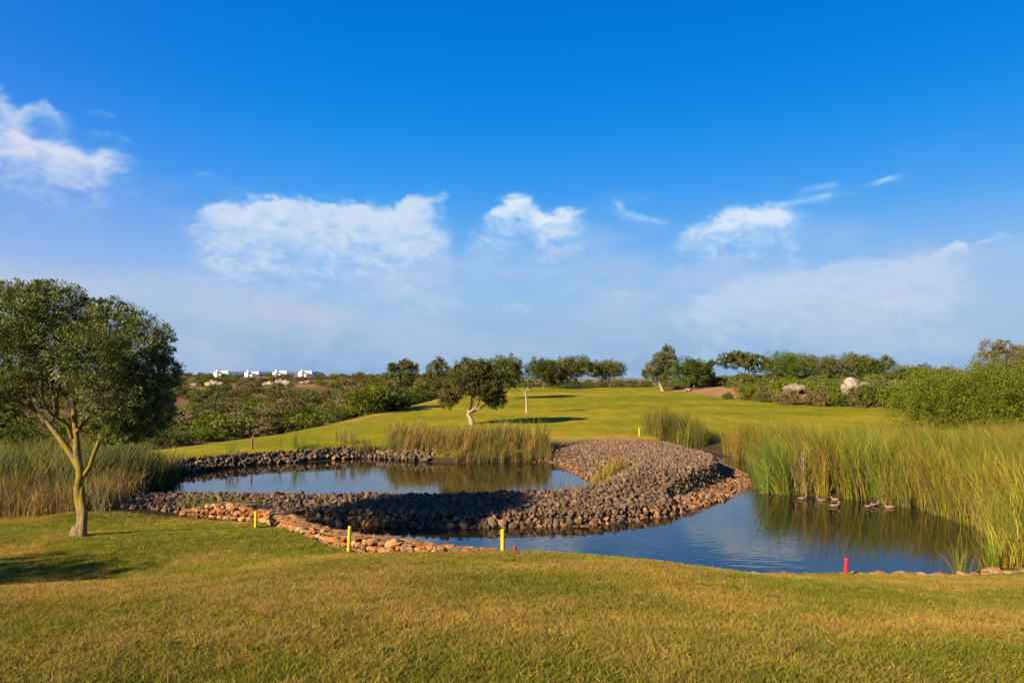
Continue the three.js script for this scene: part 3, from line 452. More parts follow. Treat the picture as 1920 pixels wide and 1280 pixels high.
tree('olive_tree', 'round olive tree with forked pale trunk standing alone on the fairway', -2.83, 49, 5.8, 4.7, { seed: 3, n: 26000, leaf: 0.125, trunkH: 0.17, trunkR: 0.2, pale: 0.42, kind: [[0.075, 0.09, 0.018], [0.06, 0.075, 0.014], [0.10, 0.105, 0.03], [0.16, 0.115, 0.075], [0.09, 0.105, 0.02]],
  lobes: [[-0.62, 0.53, 0.1, 0.36, 0.2], [-0.25, 0.62, 0.45, 0.42, 0.2], [0.1, 0.74, 0, 0.48, 0.2], [-0.2, 0.83, -0.1, 0.32, 0.15], [0.3, 0.82, 0.1, 0.3, 0.15], [0.6, 0.66, 0, 0.36, 0.2], [0.75, 0.5, 0.1, 0.27, 0.14], [0.35, 0.5, 0.4, 0.36, 0.14], [-0.8, 0.48, -0.2, 0.22, 0.13], [-0.5, 0.68, -0.3, 0.34, 0.16], [0.55, 0.42, -0.2, 0.34, 0.15], [0.2, 0.62, -0.5, 0.45, 0.2], [-0.72, 0.36, 0, 0.3, 0.13], [0.78, 0.36, 0.1, 0.26, 0.14]] });
tree('young_tree', 'thin pale young tree with sparse crown on the fairway', 1.35, 60, 4.5, 2.2, { seed: 8, n: 1500, leaf: 0.1, trunkH: 0.56, trunkR: 0.11, kind: 'grey', pale: 0.5, sparse: true, lobes: [[-0.5, 0.8, 0, 0.45, 0.12], [0.4, 0.84, 0, 0.5, 0.13], [0, 0.9, 0.2, 0.5, 0.1], [0.1, 0.76, -0.3, 0.6, 0.1]] });
tree('round_tree', 'dark tree with twin round crowns rising over the left bushes', -15.3, 95, 7.1, 4.9, { seed: 11, kind: 'olive', trunkH: 0.3, n: 5200, lobes: [[-0.5, 0.66, 0, 0.42, 0.24], [0.25, 0.7, 0, 0.5, 0.28], [0.65, 0.74, 0.1, 0.32, 0.2], [0.3, 0.5, 0.2, 0.42, 0.16], [-0.45, 0.48, 0, 0.4, 0.14], [0.1, 0.88, 0, 0.35, 0.12], [-0.5, 0.82, 0, 0.3, 0.1]] });
tree('grey_tree', 'bushy grey green tree behind the left of the round fairway olive', -9.6, 88, 7.2, 4.4, { seed: 13, kind: 'grey', trunkH: 0.12, n: 5200, lobes: [[0.05, 0.84, 0, 0.36, 0.16], [-0.25, 0.66, 0, 0.42, 0.2], [0.35, 0.66, 0.1, 0.42, 0.18], [0, 0.45, 0.2, 0.6, 0.22], [-0.55, 0.48, 0, 0.36, 0.16], [0.55, 0.4, 0, 0.4, 0.2], [-0.35, 0.25, 0, 0.5, 0.18], [0.3, 0.22, 0.2, 0.5, 0.18]] });
tree('crest_tree', 'spreading tree behind the right shoulder of the round fairway olive', -0.78, 80, 7.06, 4.4, { seed: 17, kind: 'olive', trunkH: 0.12, lobesN: 12, n: 5200 });
tree('crest_tree', 'dark tree on the fairway crest, left of the white stemmed trees', 4.89, 106, 8.0, 5.0, { seed: 19, kind: 'dark', trunkH: 0.14, lobesN: 12, n: 4600 });
tree('white_stemmed_tree', 'broad tree on several white stems in the middle of the fairway crest', 10.0, 110, 8.2, 7.2, { seed: 23, kind: 'olive', stems: 6, trunkH: 0.26, trunkR: 0.19, pale: 0.7, n: 7000, lobesN: 15 });
tree('crest_tree', 'dark bush shaped tree low between the crest trees', 6.9, 113, 6.2, 5.0, { seed: 25, kind: 'dark', trunkH: 0.05, n: 4000, trunkR: 0.1 });
tree('white_stemmed_tree', 'rightmost crest tree with straight pale stems and even crown', 15.6, 112, 7.9, 6.4, { seed: 29, kind: 'olive', stems: 3, trunkH: 0.26, lobesN: 13, trunkR: 0.17, pale: 0.55, n: 5200 });
tree('tall_tree', 'tallest tree with pale trunk at the right corner of the fairway', 21.7, 98, 9.2, 5.4, { seed: 31, kind: 'grey', trunkH: 0.2, trunkR: 0.26, pale: 0.5, n: 6500, lobes: [[0.25, 0.84, 0, 0.36, 0.14], [0.3, 0.66, 0.1, 0.44, 0.16], [-0.15, 0.7, 0, 0.4, 0.15], [-0.5, 0.5, 0, 0.42, 0.16], [0.4, 0.48, 0, 0.42, 0.16], [-0.8, 0.38, 0.1, 0.34, 0.13], [-0.2, 0.4, -0.2, 0.4, 0.16], [0.2, 0.95, 0, 0.16, 0.07], [0.15, 0.34, 0.2, 0.4, 0.12]] });
tree('dense_tree', 'dense dark green tree right beside the tallest tree', 25.3, 96, 7.4, 5.4, { seed: 37, kind: [[0.06, 0.095, 0.014], [0.08, 0.12, 0.016], [0.05, 0.07, 0.012]], stems: 2, trunkH: 0.16, n: 5600, lobesN: 12, pale: 0.25 });
tree('thin_tree', 'slim grey tree with thin top right of the dense tree', 28.1, 97, 7.1, 1.7, { seed: 41, kind: 'grey', trunkH: 0.3, trunkR: 0.09, n: 1500, lobes: [[0.2, 0.86, 0, 0.6, 0.12], [-0.1, 0.68, 0, 0.5, 0.12], [-0.5, 0.5, 0, 0.6, 0.14], [0.4, 0.42, 0, 0.5, 0.12]] });
tree('umbrella_tree', 'flat topped umbrella tree on the right scrub slope', 33.9, 100, 8.4, 7.8, { seed: 43, kind: 'olive', stems: 2, trunkH: 0.3, trunkR: 0.13, n: 6200, lobes: [[-0.6, 0.82, 0, 0.36, 0.15], [-0.2, 0.88, 0.1, 0.4, 0.13], [0.2, 0.82, 0, 0.4, 0.13], [0.6, 0.72, 0, 0.38, 0.13], [0.85, 0.62, 0.1, 0.24, 0.1], [-0.85, 0.66, 0, 0.24, 0.1], [0.1, 0.66, 0.2, 0.5, 0.16], [-0.4, 0.62, 0, 0.44, 0.16], [0.5, 0.5, 0, 0.4, 0.14], [-0.1, 0.78, -0.3, 0.5, 0.16]] });
tree('domed_tree', 'domed green tree right of the flat topped umbrella tree', 39.6, 98, 8.1, 7.6, { seed: 47, kind: [[0.085, 0.12, 0.016], [0.11, 0.14, 0.02], [0.07, 0.095, 0.014]], trunkH: 0.05, n: 7000, lobesN: 15, flat: 0.9 });
tree('domed_tree', 'grey brown domed tree between the green domed tree and the pine like pair', 44.4, 96, 7.9, 6.4, { seed: 53, kind: 'grey', trunkH: 0.05, lobesN: 14, n: 4800 });
tree('hilltop_tree', 'larger of the paired trees on the right hilltop', 50.9, 100, 8.5, 5.0, { seed: 59, kind: 'olive', trunkH: 0.1, lobesN: 11, n: 4200 });
tree('hilltop_tree', 'smaller of the paired trees on the right hilltop', 54.0, 100, 7.7, 3.5, { seed: 61, kind: 'olive', trunkH: 0.1, lobesN: 10, n: 2800 });
tree('brown_tree', 'large brownish tree on the hill at the right edge', 52.3, 72, 8.6, 7.2, { seed: 67, kind: [[0.15, 0.125, 0.05], [0.12, 0.11, 0.035], [0.18, 0.14, 0.07], [0.11, 0.12, 0.03]], trunkH: 0.1, n: 8000, leaf: 0.14, lobes: [[-0.45, 0.8, 0, 0.3, 0.17], [-0.05, 0.82, 0, 0.3, 0.14], [-0.6, 0.55, 0, 0.38, 0.2], [0, 0.55, 0.2, 0.5, 0.24], [0.5, 0.68, 0, 0.42, 0.2], [0.75, 0.5, 0, 0.36, 0.22], [-0.1, 0.3, 0.2, 0.6, 0.2], [-0.7, 0.32, 0, 0.34, 0.16], [0.6, 0.28, 0, 0.5, 0.2]] });
tree('shade_tree', 'olive tree standing outside the left edge whose shadow falls on the lawn', -15.0, 5.4, 5.2, 3.6, { seed: 71, kind: 'olive', trunkH: 0.4, n: 5000, leaf: 0.1 });

// ------------------------------------------------------------------ bushes
function bushParts(seed, kind, n, leaf, w, h, lobesN = 12) {
  const r = rngOf(seed), L = [[0, h * 0.42, 0, w * 0.36, h * 0.44, w * 0.36]], stems = [];
  for (let k = 0; k < lobesN; k++) { const a = k * 2.39996 + r() * 0.5, q = 0.55 * Math.sqrt((k + 0.5) / lobesN), y = mix(0.62, 0.3, q / 0.55) + (r() - 0.5) * 0.22; L.push([Math.cos(a) * q * w * 0.62, y * h, Math.sin(a) * q * w * 0.62, w * (0.15 + 0.08 * r()), h * (0.2 + 0.12 * r()), w * (0.15 + 0.08 * r())]); }
  for (let k = 0; k < 5; k++) { const l = L[1 + k * 2]; stems.push(limb([[l[0] * 0.15, -0.1, l[2] * 0.15], [l[0] * 0.5, l[1] * 0.5, l[2] * 0.5], [l[0], l[1], l[2]]], 0.04, 0.012, 5, [0.22, 0.17, 0.12], null, 0.1, seed + k)); }
  return [leaves(L, n, leaf, leaf * 0.55, GREEN[kind] ?? kind, seed, { sprays: 16, spread: 0.34, inner: kind === 'dry' ? 0.1 : 0.5 }), mergeGeometries(stems)];
}
const bushKinds = {}; // two models of every kind, three metres wide and two high
for (const [kind, n, leaf] of [['green', 5200, 0.13], ['dark', 4600, 0.13], ['grey', 5000, 0.12], ['olive', 5000, 0.12], ['dry', 3800, 0.11]]) bushKinds[kind] = [0, 1].map((k) => { const o = new THREE.Group(), [f, s] = bushParts(k * 50 + n, kind, n, leaf, 3, 2); part('foliage', f, leafMat, o); part('stems', s, barkMat, o); return o; });
const bushTable = [
  ['green', -12.73, 61, 4.05, 3.91, 'big bright green rounded bush on the left edge of the fairway'],
  ['grey', -11.41, 65, 3.25, 4.41, 'grey green round bush against the right side of the big green bush'],
  ['dark', -10.43, 63, 2.51, 2.87, 'dark low bush under the grey green bush beside the fairway'],
  ['green', -11.17, 84, 2.17, 4.26, 'small vivid green bush between the dark twin crowned tree and the grey tree'],
  ['dark', -10.45, 82, 4.93, 2.9, 'low dark bush at the foot of the grey tree behind the fairway edge'],
  ['grey', -29.28, 68, 4.36, 2.1, 'broad grey olive bush standing alone on the brown hillside'],
  ['dark', -17.29, 51, 2.87, 1.43, 'darkest bush in the row along the left fairway shoulder'],
  ['green', -19.16, 49, 2.83, 1.26, 'light green bush in the row left of the darkest bush'],
  ['green', -19.98, 45, 2.21, 1.03, 'green bush at the low left corner of the fairway'],
  ['olive', -20.32, 42, 1.9, 0.97, 'olive bush between the large olive tree and the fairway corner'],
  ['dark', -18.31, 60, 2.81, 1.9, 'dark green bush on the slope above the darkest bush'],
  ['dry', -22.58, 64, 2.7, 2.26, 'pale feathery dry bush on the hillside'],
  ['olive', -15.37, 58, 2.31, 1.61, 'olive green bush left of the big bright green bush'],
  ['grey', -18.13, 76, 2.61, 3.59, 'grey bush behind the big bright green bush'],
  ['dark', -25.9, 36, 3.04, 1.63, 'dark bush behind the reeds at the far left'],
  ['green', -27.49, 44, 3.33, 1.68, 'bright green bush seen beyond the fork of the large olive tree'],
  ['olive', -19.78, 38, 2.67, 1.44, 'olive brown bush behind the right end of the left reeds'],
  ['olive', 34.13, 66, 3.3, 3.95, 'olive green bush below the big pale rock'],
  ['green', 35.83, 64, 2.9, 3.7, 'yellow green bush next to the large bright bushes'],
  ['green', 31.93, 67, 1.94, 3.06, 'small vivid green bush between brown heath and olive bush'],
  ['dry', 30.17, 68, 3.2, 3.4, 'brown dry bush in front of the big pale rock'],
  ['dry', 28.21, 70, 3.1, 3.3, 'brown dry bush in front of the small pale rock'],
  ['grey', 27.39, 74, 2.31, 3.08, 'grey green low bush at the edge of the bare earth'],
  ['green', 26.48, 77, 2.17, 3.7, 'small green bush on the bare earth'],
  ['grey', 24.56, 78, 1.22, 2.85, 'tiny grey bush at the edge of the bare earth'],
  ['olive', 47.96, 84, 4.3, 6.03, 'olive green bush on the right hilltop'],
  ['green', 49.54, 82, 3.9, 6.17, 'green bush on the right hilltop next to the olive one'],
  ['grey', 51.08, 80, 3.0, 5.93, 'grey bush on the hilltop left of the brown tree'],
  ['olive', 31.45, 92, 2.9, 5.22, 'olive bush under the flat topped tree'],
  ['dark', 29.44, 98, 2.6, 4.69, 'dark bush at the foot of the thin tree'],
  ['grey', 39.08, 72, 2.2, 4.2, 'grey bush above the yellow green bush'],
];
{
  const used = {}; const r = rngOf(6);
  for (const [kind, x, d, w, top, label] of bushTable) {
    const k = (used[kind] = (used[kind] ?? 0) + 1), o = bushKinds[kind][k % 2].clone(), y = height(x, d) - 0.05, h = Math.max(0.9, (top - y) * 1.12); o.name = numbered('bush'); o.position.set(x, y, -d); o.rotation.y = r() * 6.3; o.scale.set(w / 3 * 1.22, h / 2, w / 3 * 1.22); scene.add(tag(o, label, 'bush'));
  }
  for (const [x, d, w, top, label, n, seed] of [[28.4, 46, 5.6, 4.9, 'large bright green bush, lowest of the three behind the right reeds', 22000, 301], [30.6, 43.5, 6.6, 5.5, 'large bright green bush, middle of the three behind the right reeds', 26000, 302], [34.4, 42, 7.8, 6.1, 'large bright green bush at the right edge behind the reeds', 30000, 303]]) {
    const y = height(x, d), t = thing('large_bush', label, 'bush', [x, y - 0.1, -d]), [f, s] = bushParts(seed, 'green', Math.round(n * 1.6), 0.1, w * 1.05, (top - y + 0.1) * 1.14, 22); part('foliage', f, leafMat, t); part('stems', s, barkMat, t);
  }
}
{ // heath and scrub that cover the hills: far too many to count
  const r = rngOf(9), kinds = [['green', 2000], ['dark', 1800], ['grey', 1900], ['olive', 1900], ['dry', 1500], ['brown', 1500]].map(([k, n], i) => [k, bushParts(400 + i * 7, k, n, 0.17, 3, 2, 10)[0]]), lists = kinds.map(() => []), listsR = kinds.map(() => []);
  for (let i = 0; i < 5200; i++) {
    const d = 46 * Math.pow(11, r()), x = leftEdge(d) - 2.5 - r() * (d * 0.85 + 14 + Math.min(0, leftEdge(d) + 10)), pick = r(), cover = fbm(x * 0.045 + 33, d * 0.03, 3), keepAt = r(), s0 = r(), rot = r() * 6.3;
    if (x < -0.92 * d - 8 || keepAt > smooth(0.40, 0.64, cover) * 0.62 + 0.05) continue; if (Math.abs(d - 205 + x * 0.05) < 7 && x < -40) continue;
    const s = (0.42 + 0.75 * s0 * s0) * (1 + d / 330), k = pick < 0.19 ? 0 : pick < 0.33 ? 1 : pick < 0.53 ? 2 : pick < 0.8 ? 3 : pick < 0.92 ? 4 : 5, tone = 0.85 + 0.35 * s0;
    lists[k].push({ p: [x, height(x, d) - 0.1, -d], r: [0, rot, 0], s: [s, s * (0.55 + 0.35 * pick), s], c: [tone, tone, tone] });
  }
  for (let i = 0; i < 1700; i++) {
    const d = 58 + 62 * r() * (0.4 + 0.6 * r()), x = rightEdge(d) + 2 + r() * 44, pick = r(), s0 = r(), rot = r() * 6.3; if (x > 0.92 * d + 6) continue; if (d > 75 && d < 102 && x < rightEdge(d) + 6) continue;
    if (d < 79 && Math.abs(x - 0.41 * d) < 2.4) continue; if (d < 78 && Math.abs(x - 0.496 * d) < 2.6) continue;
    const s = 0.38 + 0.8 * s0 * s0, k = pick < 0.28 ? 0 : pick < 0.36 ? 1 : pick < 0.56 ? 2 : pick < 0.86 ? 3 : pick < 0.93 ? 4 : 5, tone = 0.9 + 0.35 * s0; listsR[k].push({ p: [x, height(x, d) - 0.1, -d], r: [0, rot, 0], s: [s, s * 0.75, s], c: [tone, tone, tone] });
  }
  for (let i = 0; i < 420; i++) { const d = 150 * Math.pow(5, r()), x = mix(-0.1, 0.75, r()) * d, s = (0.6 + 0.5 * r()) * (1 + d / 330), k = Math.floor(r() * 5.99); listsR[k].push({ p: [x, height(x, d) - 0.1, -d], r: [0, r() * 6.3, 0], s: [s, s * 0.5, s], c: [0.9, 0.9, 0.9] }); }
  const words = { green: 'green', dark: 'dark green', grey: 'grey green', olive: 'olive', dry: 'pale dry', brown: 'brown' };
  kinds.forEach(([k, g], i) => { copies('hillside_scrub', g, leafMat, lists[i], null, words[k] + ' scrub scattered over the left hillside below the houses', 'scrub'); copies('hillside_scrub', g, leafMat, listsR[i], null, words[k] + ' scrub covering the hill right of the fairway', 'scrub'); });
}

// ------------------------------------------------------------------ reeds
function clump(seed, { n = 12, h = 2.2, w = 0.02, lean = -0.18, spread = 0.22, curl = 0.35, tints, dead = 0.1, heads = 0 }) {
  const r = rngOf(seed), pos = [], col = [], idx = [], seg = 5; let c = 0;
  for (let k = 0; k < n; k++) {
    const a = r() * 6.283, q = spread * Math.sqrt(r()), bx = Math.cos(a) * q, bz = Math.sin(a) * q, isDead = r() < dead, H = h * (isDead ? 0.4 + 0.5 * r() : 0.5 + 0.54 * r()), L = lean * (0.3 + 1.2 * r()) + (r() - 0.5) * 0.42 + (isDead ? (r() - 0.5) * 0.7 : 0), kx = lean * 0.5 + (r() - 0.5) * 0.65, kz = (r() - 0.5) * 0.65, Lz = (r() - 0.5) * 0.42 + (isDead ? (r() - 0.5) * 0.8 : 0), bend = curl * (r() * r()), fa = r() * 3.1416, ww = w * (0.7 + 0.6 * r()), t = isDead ? [0.25, 0.18, 0.1] : tints[Math.floor(r() * tints.length)], lum = 0.6 + 0.75 * r(), tipW = r();
    for (let i = 0; i <= seg; i++) {
      const u = i / seg, kk = H * 0.55 * Math.pow(Math.max(0, u - 0.45), 2) * 1.8, y = H * u * (1 - bend * 0.35 * u * u) - Math.abs(kx) * kk * 0.35, x = bx + kx * kk + L * H * u * u * 0.8 + L * H * 0.25 * u + Math.sign(L || 1) * bend * H * u * u * u * 0.4, z = bz + kz * kk + Lz * H * u * u, hw = ww * 0.5 * (i === 0 ? 0.8 : i === seg ? 0.08 : 1 - 0.35 * u), tip = smooth(0.5, 1, u) * (isDead ? 0 : 0.1 + 0.45 * tipW);
      for (const s of [-1, 1]) { pos.push(x + Math.cos(fa) * hw * s, y, z + Math.sin(fa) * hw * s); col.push(mix(t[0], 0.36, tip) * lum, mix(t[1], 0.26, tip) * lum, mix(t[2], 0.055, tip) * lum); }
      if (i) idx.push(c - 2, c - 1, c, c - 1, c + 1, c); c += 2;
    }
  }
  const g = new THREE.BufferGeometry(); g.setAttribute('position', new THREE.Float32BufferAttribute(pos, 3)); g.setAttribute('color', new THREE.Float32BufferAttribute(col, 3)); g.setIndex(idx); g.computeVertexNormals(); return g;
}
const REED = { fresh: [[0.12, 0.165, 0.014], [0.16, 0.195, 0.016], [0.095, 0.135, 0.012], [0.21, 0.195, 0.02], [0.27, 0.19, 0.035], [0.14, 0.18, 0.014], [0.24, 0.2, 0.025]], duller: [[0.11, 0.13, 0.022], [0.14, 0.145, 0.03], [0.085, 0.105, 0.018], [0.19, 0.155, 0.05], [0.23, 0.17, 0.075]], gold: [[0.30, 0.22, 0.025], [0.22, 0.20, 0.02], [0.34, 0.23, 0.035]] };
function reedBed(name, label, models, test, [x0, x1, d0, d1], perM2, scale, seed, tone = [1, 1, 1], turn = 0.5) {
  const r = rngOf(seed), lists = models.map(() => []), n = Math.round((x1 - x0) * (d1 - d0) * perM2);
  for (let i = 0; i < n; i++) {
    const x = mix(x0, x1, r()), d = mix(d0, d1, r()), k = Math.floor(r() * models.length), a = (r() - 0.5) * 2 * turn, sr = r(), tr = r(), f = test(x, d, r()); if (!f) continue;
    const patch = fbm(x * 0.5 + seed, d * 0.5, 3), s = scale * f * (0.7 + 0.42 * sr) * (0.72 + 0.55 * patch), warm = fbm(x * 0.8 + 60, d * 0.8 + seed, 3) - 0.5, l = 0.62 + 0.72 * tr;
    lists[k].push({ p: [x, Math.max(-0.1, height(x, d) - 0.05), -d], r: [(r() - 0.5) * 0.12, a, (r() - 0.5) * 0.12], s, c: warm > 0.13 && tr > 0.45 ? [1.15 * l, 0.93 * l, 1.0 * l] : [tone[0] * l * (1 + warm * 0.8), tone[1] * l, tone[2] * l * (1 - warm * 0.5)] });
  }
  // one bed, one object: its clumps are instances of a few models
  const t = thing(name, label, 'reed bed'); t.userData.kind = 'stuff'; models.forEach((g, k) => copies('reed_leaves', g, bladeMat, lists[k], t)); return t;
}
const freshReeds = [1, 2, 3, 4, 5, 6].map((s) => clump(s * 13, { n: 22, h: 2.3, w: 0.017, lean: -0.12, tints: REED.fresh, dead: 0.17, curl: 0.4 })), dullReeds = [1, 2, 3, 4, 5].map((s) => clump(s * 17 + 3, { n: 16, h: 1.9, lean: 0.06, w: 0.02, tints: REED.duller, dead: 0.14, curl: 0.5 })), lowReeds = [1, 2, 3, 4].map((s) => clump(s * 19 + 5, { n: 12, h: 1.1, lean: -0.08, w: 0.016, spread: 0.25, tints: REED.duller, dead: 0.35, curl: 0.8 })), goldReeds = [1, 2, 3].map((s) => clump(s * 23 + 7, { n: 14, h: 1.1, lean: 0.02, w: 0.016, spread: 0.2, tints: REED.gold, dead: 0.05, curl: 0.6 }));
const rightFront = lut([[13.6, 11.2], [14.6, 10.9], [16, 11.5], [18, 12.6], [20, 13.05], [22, 12.7], [23.4, 11.6], [24.4, 9.7], [25.2, 9.05], [27, 10.6], [30, 11.5], [38, 11.8], [46, 11]]);
reedBed('reed_bed', 'tall golden green reed bed along the whole right bank', freshReeds, (x, d, k) => { const f = x - rightFront(d) + 0.35; if (f < 0 || x > 0.82 * d + 4 || d > 37.5 + smooth(18, 30, x) * 2) return 0; if (d < 14.6 && k > 0.5) return 0; return mix(0.72, 1.12, fbm(x * 0.35 + 4, d * 0.35, 3)) * (d < 17 ? 0.62 + 0.1 * (d - 13.5) : 1) * (f < 0.35 ? 0.8 : 1) * (1 - 0.2 * smooth(29, 37, d)); }, [9, 37, 13.4, 44], 18, 1.0, 71, [0.93, 1, 0.9]);
reedBed('reed_bed', 'clump of reeds beyond the narrow channel behind the dike', freshReeds, (x, d) => (Math.hypot((x - 9.6) / 1.9, (d - 40.2) / 1.7) < 1 ? 1 : 0), [7.5, 12, 38, 42.5], 16, 0.82, 72, [0.9, 0.93, 1]);
reedBed('reed_bed', 'brownish green reed bed on the far shore in the middle', dullReeds, (x, d) => { const f = (d - (x < -5.4 ? 36.6 + (x + 7.4) * -0.6 : x < -2.9 ? 34.4 - (x + 2.9) * 0.5 : 34.0 + (x + 2.9) * 0.06)); return f > -0.25 && f < 2.6 ? (x > 1.6 ? 0.8 : 1) * (f < 0.2 ? 0.85 : 1) * (x < -6.5 ? 0.8 : 1) : 0; }, [-6.9, 2.0, 33.4, 39], 28, 0.68, 73, [1.05, 1.05, 0.9]);
reedBed('reed_bed', 'small reed tufts left of the middle reed bed', dullReeds, (x, d) => (Math.abs(d - 36.6 - (x + 8.6) * -0.45) < 0.45 ? 1 : 0), [-9.6, -7.5, 35.4, 38], 16, 0.6, 74, [1, 1.05, 0.9]);
reedBed('reed_bed', 'brown green reed bed behind the large olive tree on the left', dullReeds, (x, d) => (x < -13.6 - (d > 27 ? (d - 27) * 0.35 : 0) + 0.3 && x > -1.05 * d + 1 ? 1 : 0), [-27, -13, 21.0, 29.5], 17, 0.86, 75, [0.72, 0.86, 0.75]);
reedBed('dry_grass', 'dry mixed grass between the left lawn and the reeds', lowReeds, (x, d) => (d > 18.55 + fbm(x, 3, 2) * 0.4 && d < 21.6 && (x < -11.6 || (x < -8.6 && d < 19.9 && fbm(x * 1.2, 8, 2) > 0.42)) ? 1 : 0), [-21, -8, 18.4, 21.6], 28, 0.95, 76, [1.1, 1.0, 0.95], 3.1);
function plantClump(name, label, models, spots, scale, seed, tone = [1, 1, 1]) { const r = rngOf(seed), lists = models.map(() => []), [cx, cd] = spots[0], t = thing(name, label, 'reed clump', [cx, height(cx, cd), -cd]), y0 = t.position.y; spots.forEach(([x, d, s = 1], i) => lists[i % models.length].push({ p: [x - cx, Math.max(-0.1, height(x, d)) - y0 - 0.03, -(d - cd)], r: [(r() - 0.5) * 0.15, r() * 6.3, (r() - 0.5) * 0.15], s: scale * s * (0.8 + 0.4 * r()), c: tone.map((c) => c * (0.85 + 0.3 * r())) })); lists.forEach((l, k) => { if (l.length) { const m = copies('leaf_blades', models[k], bladeMat, l, t); } }); return t; }
const around = (x, d, rx, rd, n, seed) => { const r = rngOf(seed); return Array.from({ length: n }, (_, i) => { const a = r() * 6.3, q = i ? Math.sqrt(r()) : 0; return [x + Math.cos(a) * rx * q, d + Math.sin(a) * rd * q, 1 - 0.35 * q]; }); };
plantClump('reed_clump', 'golden yellow reed clump in the inner corner of the dike', goldReeds, around(3.75, 26.7, 0.75, 0.5, 22, 1), 0.95, 81);
plantClump('reed_clump', 'thin green reed stalks standing in water left of the golden clump', freshReeds, around(2.0, 25.3, 1.0, 0.5, 8, 2), 0.42, 82);
plantClump('reed_clump', 'feathery yellow broom at the right end of the middle reed bed', goldReeds, around(1.35, 35.4, 0.4, 0.3, 9, 3), 2.0, 83, [0.75, 0.85, 0.8]);
plantClump('reed_clump', 'green reed tuft on the far stone edging, left one', freshReeds, around(-13.4, 32.9, 0.5, 0.3, 6, 4), 0.5, 84, [0.8, 1, 0.8]);
plantClump('reed_clump', 'green reed tufts on the far stone edging beside the rusty post', freshReeds, around(-10.9, 35.2, 1.3, 0.3, 12, 5), 0.55, 85, [0.8, 1, 0.8]);
plantClump('reed_clump', 'dark green reed clump in the water behind the orange wall', freshReeds, around(-1.75, 14.4, 0.12, 0.1, 2, 6), 0.32, 86, [0.6, 0.85, 0.8]);
plantClump('reed_clump', 'green tufts between the dike and the orange wall', lowReeds, around(-8.6, 20.1, 1.6, 0.4, 30, 7), 0.55, 87, [0.9, 1.25, 0.6]);
plantClump('reed_clump', 'leftmost fresh green reed clump at the right corner of the near bank', freshReeds, around(8.75, 13.5, 0.15, 0.12, 3, 8), 0.62, 88, [0.95, 1.1, 0.8]);
plantClump('reed_clump', 'second fresh green reed clump at the right corner of the near bank', freshReeds, around(9.35, 13.7, 0.15, 0.12, 3, 9), 0.62, 89, [0.95, 1.1, 0.8]);
plantClump('reed_clump', 'tiny fresh green reed clump near the red stake', freshReeds, around(7.55, 13.1, 0.06, 0.06, 1, 10), 0.26, 90, [0.95, 1.15, 0.8]);
plantClump('reed_clump', 'broad yellowing reed clump at the right corner of the near bank', goldReeds, around(10.3, 13.9, 0.6, 0.4, 14, 11), 1.1, 91, [0.95, 1.05, 0.9]);
const archReeds = [1, 2].map((k) => clump(k * 41, { n: 20, h: 2.0, lean: -0.62, spread: 0.2, curl: 0.9, tints: REED.fresh, dead: 0.12 }));
{ const t = plantClump('reed_clump', 'arching reed fountain at the left tip of the right reed bed', archReeds, around(9.8, 24.7, 0.45, 0.3, 9, 12), 0.95, 92, [0.95, 1.05, 0.9]); const o = new THREE.Object3D(); t.children.forEach((m, j) => { for (let i = 0; i < m.count; i++) { const q = new THREE.Matrix4(); m.getMatrixAt(i, q); q.decompose(o.position, o.quaternion, o.scale); o.rotation.set(0, (((i * 37 + j * 11) % 10) / 10 - 0.5) * 1.6, 0); o.updateMatrix(); m.setMatrixAt(i, o.matrix); } }); }
plantClump('dead_stalks', 'bundle of dead grey stalks at the left tip of the right reed bed', [clump(5, { n: 22, h: 2.1, w: 0.02, lean: -0.1, spread: 0.3, tints: [[0.27, 0.2, 0.14]], dead: 1, curl: 0.2 })], around(10.2, 24.4, 0.25, 0.15, 4, 13), 1.05, 93);

